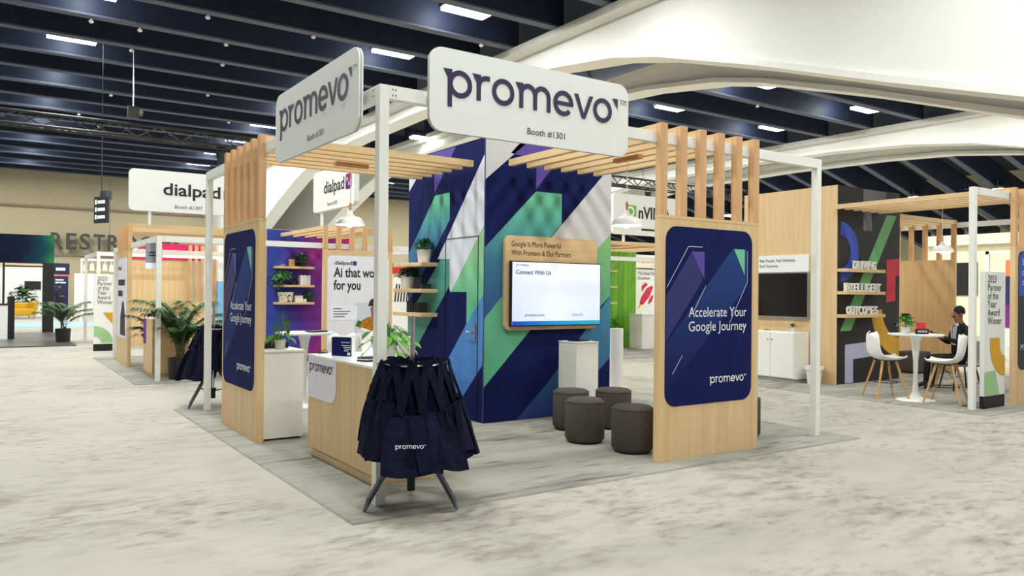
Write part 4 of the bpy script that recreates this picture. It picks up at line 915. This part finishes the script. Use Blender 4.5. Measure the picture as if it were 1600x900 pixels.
# ================================================================== people
def skinned(name, joints, edges, parent, mats, region):
    me = bpy.data.meshes.new(name); names = list(joints); idx = {n: i for i, n in enumerate(names)}
    me.from_pydata([joints[n][0] for n in names], [(idx[a], idx[b_]) for a, b_ in edges], []); ob = bpy.data.objects.new('tmp', me); C.objects.link(ob)
    ob.modifiers.new('skin', 'SKIN'); me.skin_vertices[0].data[0].use_root = True
    for i, n in enumerate(names): r = joints[n][1]; me.skin_vertices[0].data[i].radius = r if isinstance(r, tuple) else (r, r); me.skin_vertices[0].data[i].use_root = (i == 0)
    sb = ob.modifiers.new('sub', 'SUBSURF'); sb.levels = 2; sb.render_levels = 2
    dg = bpy.context.evaluated_depsgraph_get(); ev = ob.evaluated_get(dg); m2 = bpy.data.meshes.new_from_object(ev)
    bpy.data.objects.remove(ob)
    m2.materials.clear()
    for m_ in mats: m2.materials.append(m_)
    for p in m2.polygons: p.material_index = region(p.center); p.use_smooth = True
    o = bpy.data.objects.new(name, m2); C.objects.link(o); o.parent = parent; return o
skin_m = mat('brown skin', (150, 104, 80), .5, spec=.3); suit = mat('dark suit', (34, 34, 40), .85, spec=.15); hair_m = mat('black hair', (24, 20, 20), .7); shirt = mat('pale shirt', (196, 204, 216), .8)
MANP = (11.02, 1.3, G_); MANR = math.radians(-125)
man = thing('person', 'man in dark suit seated with phone beside the white table', 'person', MANP, MANR)
J = {'pelvis': ((0, 0, .53), (.16, .13)), 'waist': ((0, .0, .7), (.145, .11)), 'chest': ((0, .01, .93), (.165, .115)), 'neckbase': ((0, .0, 1.07), (.075, .07)), 'neck': ((0, -.02, 1.13), (.052, .055)), 'jaw': ((0, -.045, 1.2), (.062, .078)), 'crown': ((0, -.03, 1.29), (.07, .088)), 'top': ((0, -.025, 1.345), (.045, .055))}
E_ = [('pelvis', 'waist'), ('waist', 'chest'), ('chest', 'neckbase'), ('neckbase', 'neck'), ('neck', 'jaw'), ('jaw', 'crown'), ('crown', 'top')]
for s_, n in ((-1, 'l'), (1, 'r')):
    J.update({n + 'sh': ((s_ * .185, .02, 1.02), .065), n + 'el': ((s_ * .245, -.05, .76), .048), n + 'wr': ((s_ * .07, -.3, .86), .032), n + 'hand': ((s_ * .05, -.37, .89), (.03, .022)), n + 'hip': ((s_ * .1, -.05, .5), .1), n + 'kn': ((s_ * .13, -.46, .52), .066), n + 'an': ((s_ * .12, -.5, .1), .042), n + 'toe': ((s_ * .13, -.66, .045), (.045, .035))})
    E_ += [('chest', n + 'sh'), (n + 'sh', n + 'el'), (n + 'el', n + 'wr'), (n + 'wr', n + 'hand'), ('pelvis', n + 'hip'), (n + 'hip', n + 'kn'), (n + 'kn', n + 'an'), (n + 'an', n + 'toe')]
def reg(c):
    if c.z > 1.1 or (c.y < -.315 and c.z > .7): return 0
    if abs(c.x) < .045 and c.y < -.06 and .74 < c.z: return 2
    if c.z < .12: return 3
    return 1
body = skinned('body', J, E_, man, [skin_m, suit, shirt, black], reg)
def head_bits(parent, c, hm, sk):
    cx, cy, cz = c
    b = MB(); n = 16; prof = [(.001, .118), (.045, .108), (.078, .07), (.088, .02), (.084, -.02)]
    b.lathe(prof, n, (cx, cy + .018, cz + .03)); b.build('hair', hm, parent, smooth=True)
    MB().add([(cx - .014, cy - .095, cz - .02), (cx + .014, cy - .095, cz - .02), (cx, cy - .122, cz - .015), (cx, cy - .098, cz + .025)], [(0, 1, 2), (1, 3, 2), (3, 0, 2)]).build('nose', sk, parent)
    for s_ in (-1, 1):
        MB().lathe([(.001, -.01), (.009, 0), (.001, .01)], 8, (cx + s_ * .03, cy - .088, cz + .022)).build('eye', black, parent)
        MB().lathe([(.001, -.03), (.014, -.01), (.016, .015), (.001, .03)], 8, (cx + s_ * .08, cy + .005, cz)).build('ear', sk, parent)
    MB().box(cx - .03, cx + .03, cy - .101, cy - .085, cz - .043, cz - .03).build('moustache', hm, parent); MB().box(cx - .024, cx + .024, cy - .094, cy - .08, cz - .062, cz - .054).build('mouth', mat('lip', (120, 70, 64), .5), parent)
head_bits(man, (0, -.035, 1.245), hair_m, skin_m)
for s_ in (-1, 1):
    for k in range(5):
        if k == 0: pts = [(s_ * .07, -.36, .9), (s_ * .035, -.38, .93), (s_ * .01, -.39, .935)]
        else:
            o_ = .012 * k - .03; l = (.0, .9, 1., .95, .75)[k]
            pts = [(s_ * .05 + o_ * .4, -.39, .875 + o_), (s_ * (.05 - .02 * l), -.43, .885 + o_), (s_ * (.03 - .03 * l), -.425, .9 + o_)]
        MB().tube(pts, .0085, 6).build('finger', skin_m, man, smooth=True)
lp = MB().poly_y([(-.05, 1.05), (-.03, .75), (-.01, .75), (-.02, 1.05)], -.135, -.13); lp.poly_y([(.05, 1.05), (.03, .75), (.01, .75), (.02, 1.05)], -.135, -.13); lp.build_each('lanyard', mat('pale lanyard', (220, 226, 232), .6), man)
Rm = Matrix.Rotation(MANR, 3, 'Z'); p_ = Rm @ Vector((0, -.4, .9))
ph = thing('phone', 'dark mobile phone held by the seated man', 'phone', (MANP[0] + p_.x, MANP[1] + p_.y, .9), MANR)
o = bx('case', black, ph, -.038, .038, -.005, .005, -.02, .13, bevel=.004); o.rotation_euler.x = .9; o = bx('display', screen_off, ph, -.034, .034, .005, .0065, -.012, .122); o.rotation_euler.x = .9
def wire_chair(loc, rz, label):
    t = thing('low_chair', label, 'chair', loc, rz); cm = black
    bx('seat', mat('grey seat', (96, 96, 100), .7), t, -.24, .24, -.24, .22, .40, .43, bevel=.01); bx('backrest', mat('white back', (220, 220, 222), .5), t, -.23, .23, .2, .225, .44, .82, bevel=.01)
    for x in (-.2, .2):
        for y in (-.2, .2): MB().cyl((x * .8, y * .8, .4), (x * 1.1, y * 1.15, 0), .013, n=8).build('leg', cm, t)
    return t
wire_chair(MANP, MANR, 'low dark-legged chair the man sits on')
t = thing('ottoman', 'dark grey square pouf behind the pedestal table on the right', 'stool', (13.2, 3.25, G_)); bx('cushion', grey_f, t, -.25, .25, -.22, .22, .02, .43, bevel=.03); bx('base', black, t, -.2, .2, -.18, .18, 0, .02)
# distant standing person
st = thing('person', 'person in dark clothes standing by the far navy banner', 'person', (.97, 41.9, 0), .5)
J = {'pelvis': ((0, 0, .92), (.16, .12)), 'waist': ((0, 0, 1.1), (.145, .11)), 'chest': ((0, .01, 1.36), (.175, .12)), 'neckbase': ((0, 0, 1.5), (.07, .065)), 'neck': ((0, -.01, 1.56), .052), 'jaw': ((0, -.03, 1.63), (.062, .075)), 'crown': ((0, -.02, 1.72), (.07, .085)), 'top': ((0, -.02, 1.78), .045)}
E_ = [('pelvis', 'waist'), ('waist', 'chest'), ('chest', 'neckbase'), ('neckbase', 'neck'), ('neck', 'jaw'), ('jaw', 'crown'), ('crown', 'top')]
for s_, n in ((-1, 'l'), (1, 'r')):
    J.update({n + 'sh': ((s_ * .19, .01, 1.44), .065), n + 'el': ((s_ * .25, .02, 1.14), .048), n + 'wr': ((s_ * .12, -.2, 1.1), .034), n + 'hand': ((s_ * .06, -.26, 1.12), (.035, .025)), n + 'hip': ((s_ * .1, 0, .86), .1), n + 'kn': ((s_ * .11, -.01, .48), .065), n + 'an': ((s_ * .12, .02, .09), .045), n + 'toe': ((s_ * .13, -.14, .04), (.045, .035))})
    E_ += [('chest', n + 'sh'), (n + 'sh', n + 'el'), (n + 'el', n + 'wr'), (n + 'wr', n + 'hand'), ('pelvis', n + 'hip'), (n + 'hip', n + 'kn'), (n + 'kn', n + 'an'), (n + 'an', n + 'toe')]
skinned('body', J, E_, st, [skin_m, mat('navy jacket', (30, 32, 52), .8), mat('dark trousers', (28, 28, 32), .8)], lambda c: 0 if (c.z > 1.54 or c.y < -.22 and c.z > 1) else (1 if c.z > .9 else 2))
head_bits(st, (0, -.03, 1.67), hair_m, skin_m)
for s_ in (-1, 1):
    for k in range(5): MB().tube([(s_ * .06, -.27, 1.1 + .012 * k), (s_ * .03, -.31, 1.1 + .012 * k), (s_ * .01, -.31, 1.11 + .012 * k)], .009, 5).build('finger', skin_m, st)

# ================================================================== booth with the green wall (behind the closet)
booth_frame(8.77, 8.88, 5.2, 5.2, 2.44, 'white low post frame of the booth with green wall')
t = post_sign((10.1, 8.85, 2.98), 0, 2.3, .98, .18, 'white sign with green square mark behind the right lamp', None, None)
m_ = MB().poly_y([(.42, .4), (.74, .4), (.74, .72), (.42, .72)], -.005).build('green_mark', mat('lime print', (118, 185, 0), .5), t); MB().poly_y(arcband(.55, .56, .13, .08, -2.6, 2.6), -.008).build('eye_shape', txt_w, m_); text('nVIDIA', t, txt_d, .82, -.005, .42, size=.4, fit=1.1, bold=.03)
sl = slat_wall('plywood slat panel of the green-wall booth behind right panel', (11.6, 8.8, G_), 0, hp=2.3, ht=2.8, jl=2.55)
bm = thing('canopy_beam', 'long wooden canopy beam under the green-mark sign', 'beam', (8.8, 8.78, 2.68)); bx('beam', wood_x, bm, 0, 2.78, 0, .07, .03, .12); bx('fascia', wood_x, bm, 0, 2.78, .07, 2.4, .1, .12)
gt = thing('green_tower', 'closet with vivid green front seen right of the striped closet', 'closet', (11.3, 11.4, G_)); bx('wall', wood_v, gt, 0, 1.96, .004, 1.96, 0, 2.8)
MB().box(0, 1.96, 0, .004, 0, 2.8).build('green_front', mat('vivid green print', (112, 178, 36), .5, c2=(84, 146, 22), scale=3, stretch=(3, 1, .1)), gt); bx('door_gap', mat('green gap', (60, 110, 20), .6), gt, 1.8, 1.806, -.003, 0, 0, 2.2)
for z in (2.2, 1.75, 1.3): tag(MB().box(11.5, 12.35, 11.17, 11.399, z - .05, z).build('wall_shelf', wood_x), 'pale shelf on the green wall, %s of three' % {2.2: 'top', 1.75: 'middle', 1.3: 'lowest'}[z], 'shelf')
potted((12.1, 11.0, G_), 'leafy plant at the foot of the green wall', r=.1, h=.5, R=.2, H=.45, n=120, size=.08, seed=61)
pendant((12.95, 10.2, 2.25), 2.7, 'white dome lamp in front of the green wall')
rb = thing('display_board', 'white display board with red rocket beside the right panel', 'sign', (14.25, 12.5, 0)); bx('board', board_w, rb, 0, 1.3, 0, .1, .15, 2.3); bx('header', board_w, rb, -.02, 1.3, -.05, .1, 2.35, 2.75); bx('post', white, rb, .05, .1, .02, .08, 0, 2.4)
red = mat('rocket red', (206, 40, 70), .5)
MB().poly_y([(.2, 1.25), (.35, 1.2), (.62, 1.45), (.78, 1.75), (.72, 1.8), (.5, 1.72), (.28, 1.45)], -.004).build('rocket', red, rb); MB().poly_y([(.3, 1.6), (.42, 1.74), (.55, 1.82), (.45, 1.9), (.28, 1.78)], -.004).build('fin', red, rb); MB().poly_y([(.55, 1.2), (.72, 1.3), (.8, 1.48), (.72, 1.5), (.6, 1.36)], -.004).build('fin', red, rb); MB().poly_y([(.1, 1.05), (.24, 1.28), (.34, 1.22)], -.004).build('flame', mat('flame', (240, 170, 40), .5), rb)
text('The Real-Time\nDatabase', rb, txt_d, .12, -.005, 2.13, size=.14); text('‹ EROSPIKE', rb, red, .1, -.055, 2.5, size=.2)
ct = thing('counter', 'white counter below the red rocket board', 'counter', (12.75, 10.6, 0)); bx('body', plastic_w, ct, 0, .7, 0, .5, .0, .95); bx('top', white, ct, -.02, .72, -.02, .52, .95, .98)
# ================================================================== far right background
fb = thing('far_booth_wall', 'cream booth wall with dark screen behind the seated man', 'booth', (30, 9.4, 0), R90); bx('wall', mat('cream board', (236, 228, 200), .7), fb, -2.4, 1.6, 0, .2, 0, 3.6); bx('screen', black, fb, -1.9, -.4, -.06, 0, 1.6, 2.9); bx('header', mat('lit cream', (255, 246, 214), .6), fb, -2.4, 1.6, -.3, 0, 3.6, 4.0)
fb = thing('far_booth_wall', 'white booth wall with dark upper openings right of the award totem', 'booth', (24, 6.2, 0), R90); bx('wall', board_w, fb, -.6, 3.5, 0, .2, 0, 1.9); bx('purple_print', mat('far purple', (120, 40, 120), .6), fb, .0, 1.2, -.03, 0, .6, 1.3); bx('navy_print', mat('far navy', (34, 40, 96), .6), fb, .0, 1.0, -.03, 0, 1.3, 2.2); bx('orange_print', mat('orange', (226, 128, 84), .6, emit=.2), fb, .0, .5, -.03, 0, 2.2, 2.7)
bx('post', white, fb, -.6, -.5, 0, .1, 1.9, 3.0); bx('rail', white, fb, -.6, 1.4, 0, .1, 2.9, 3.0)
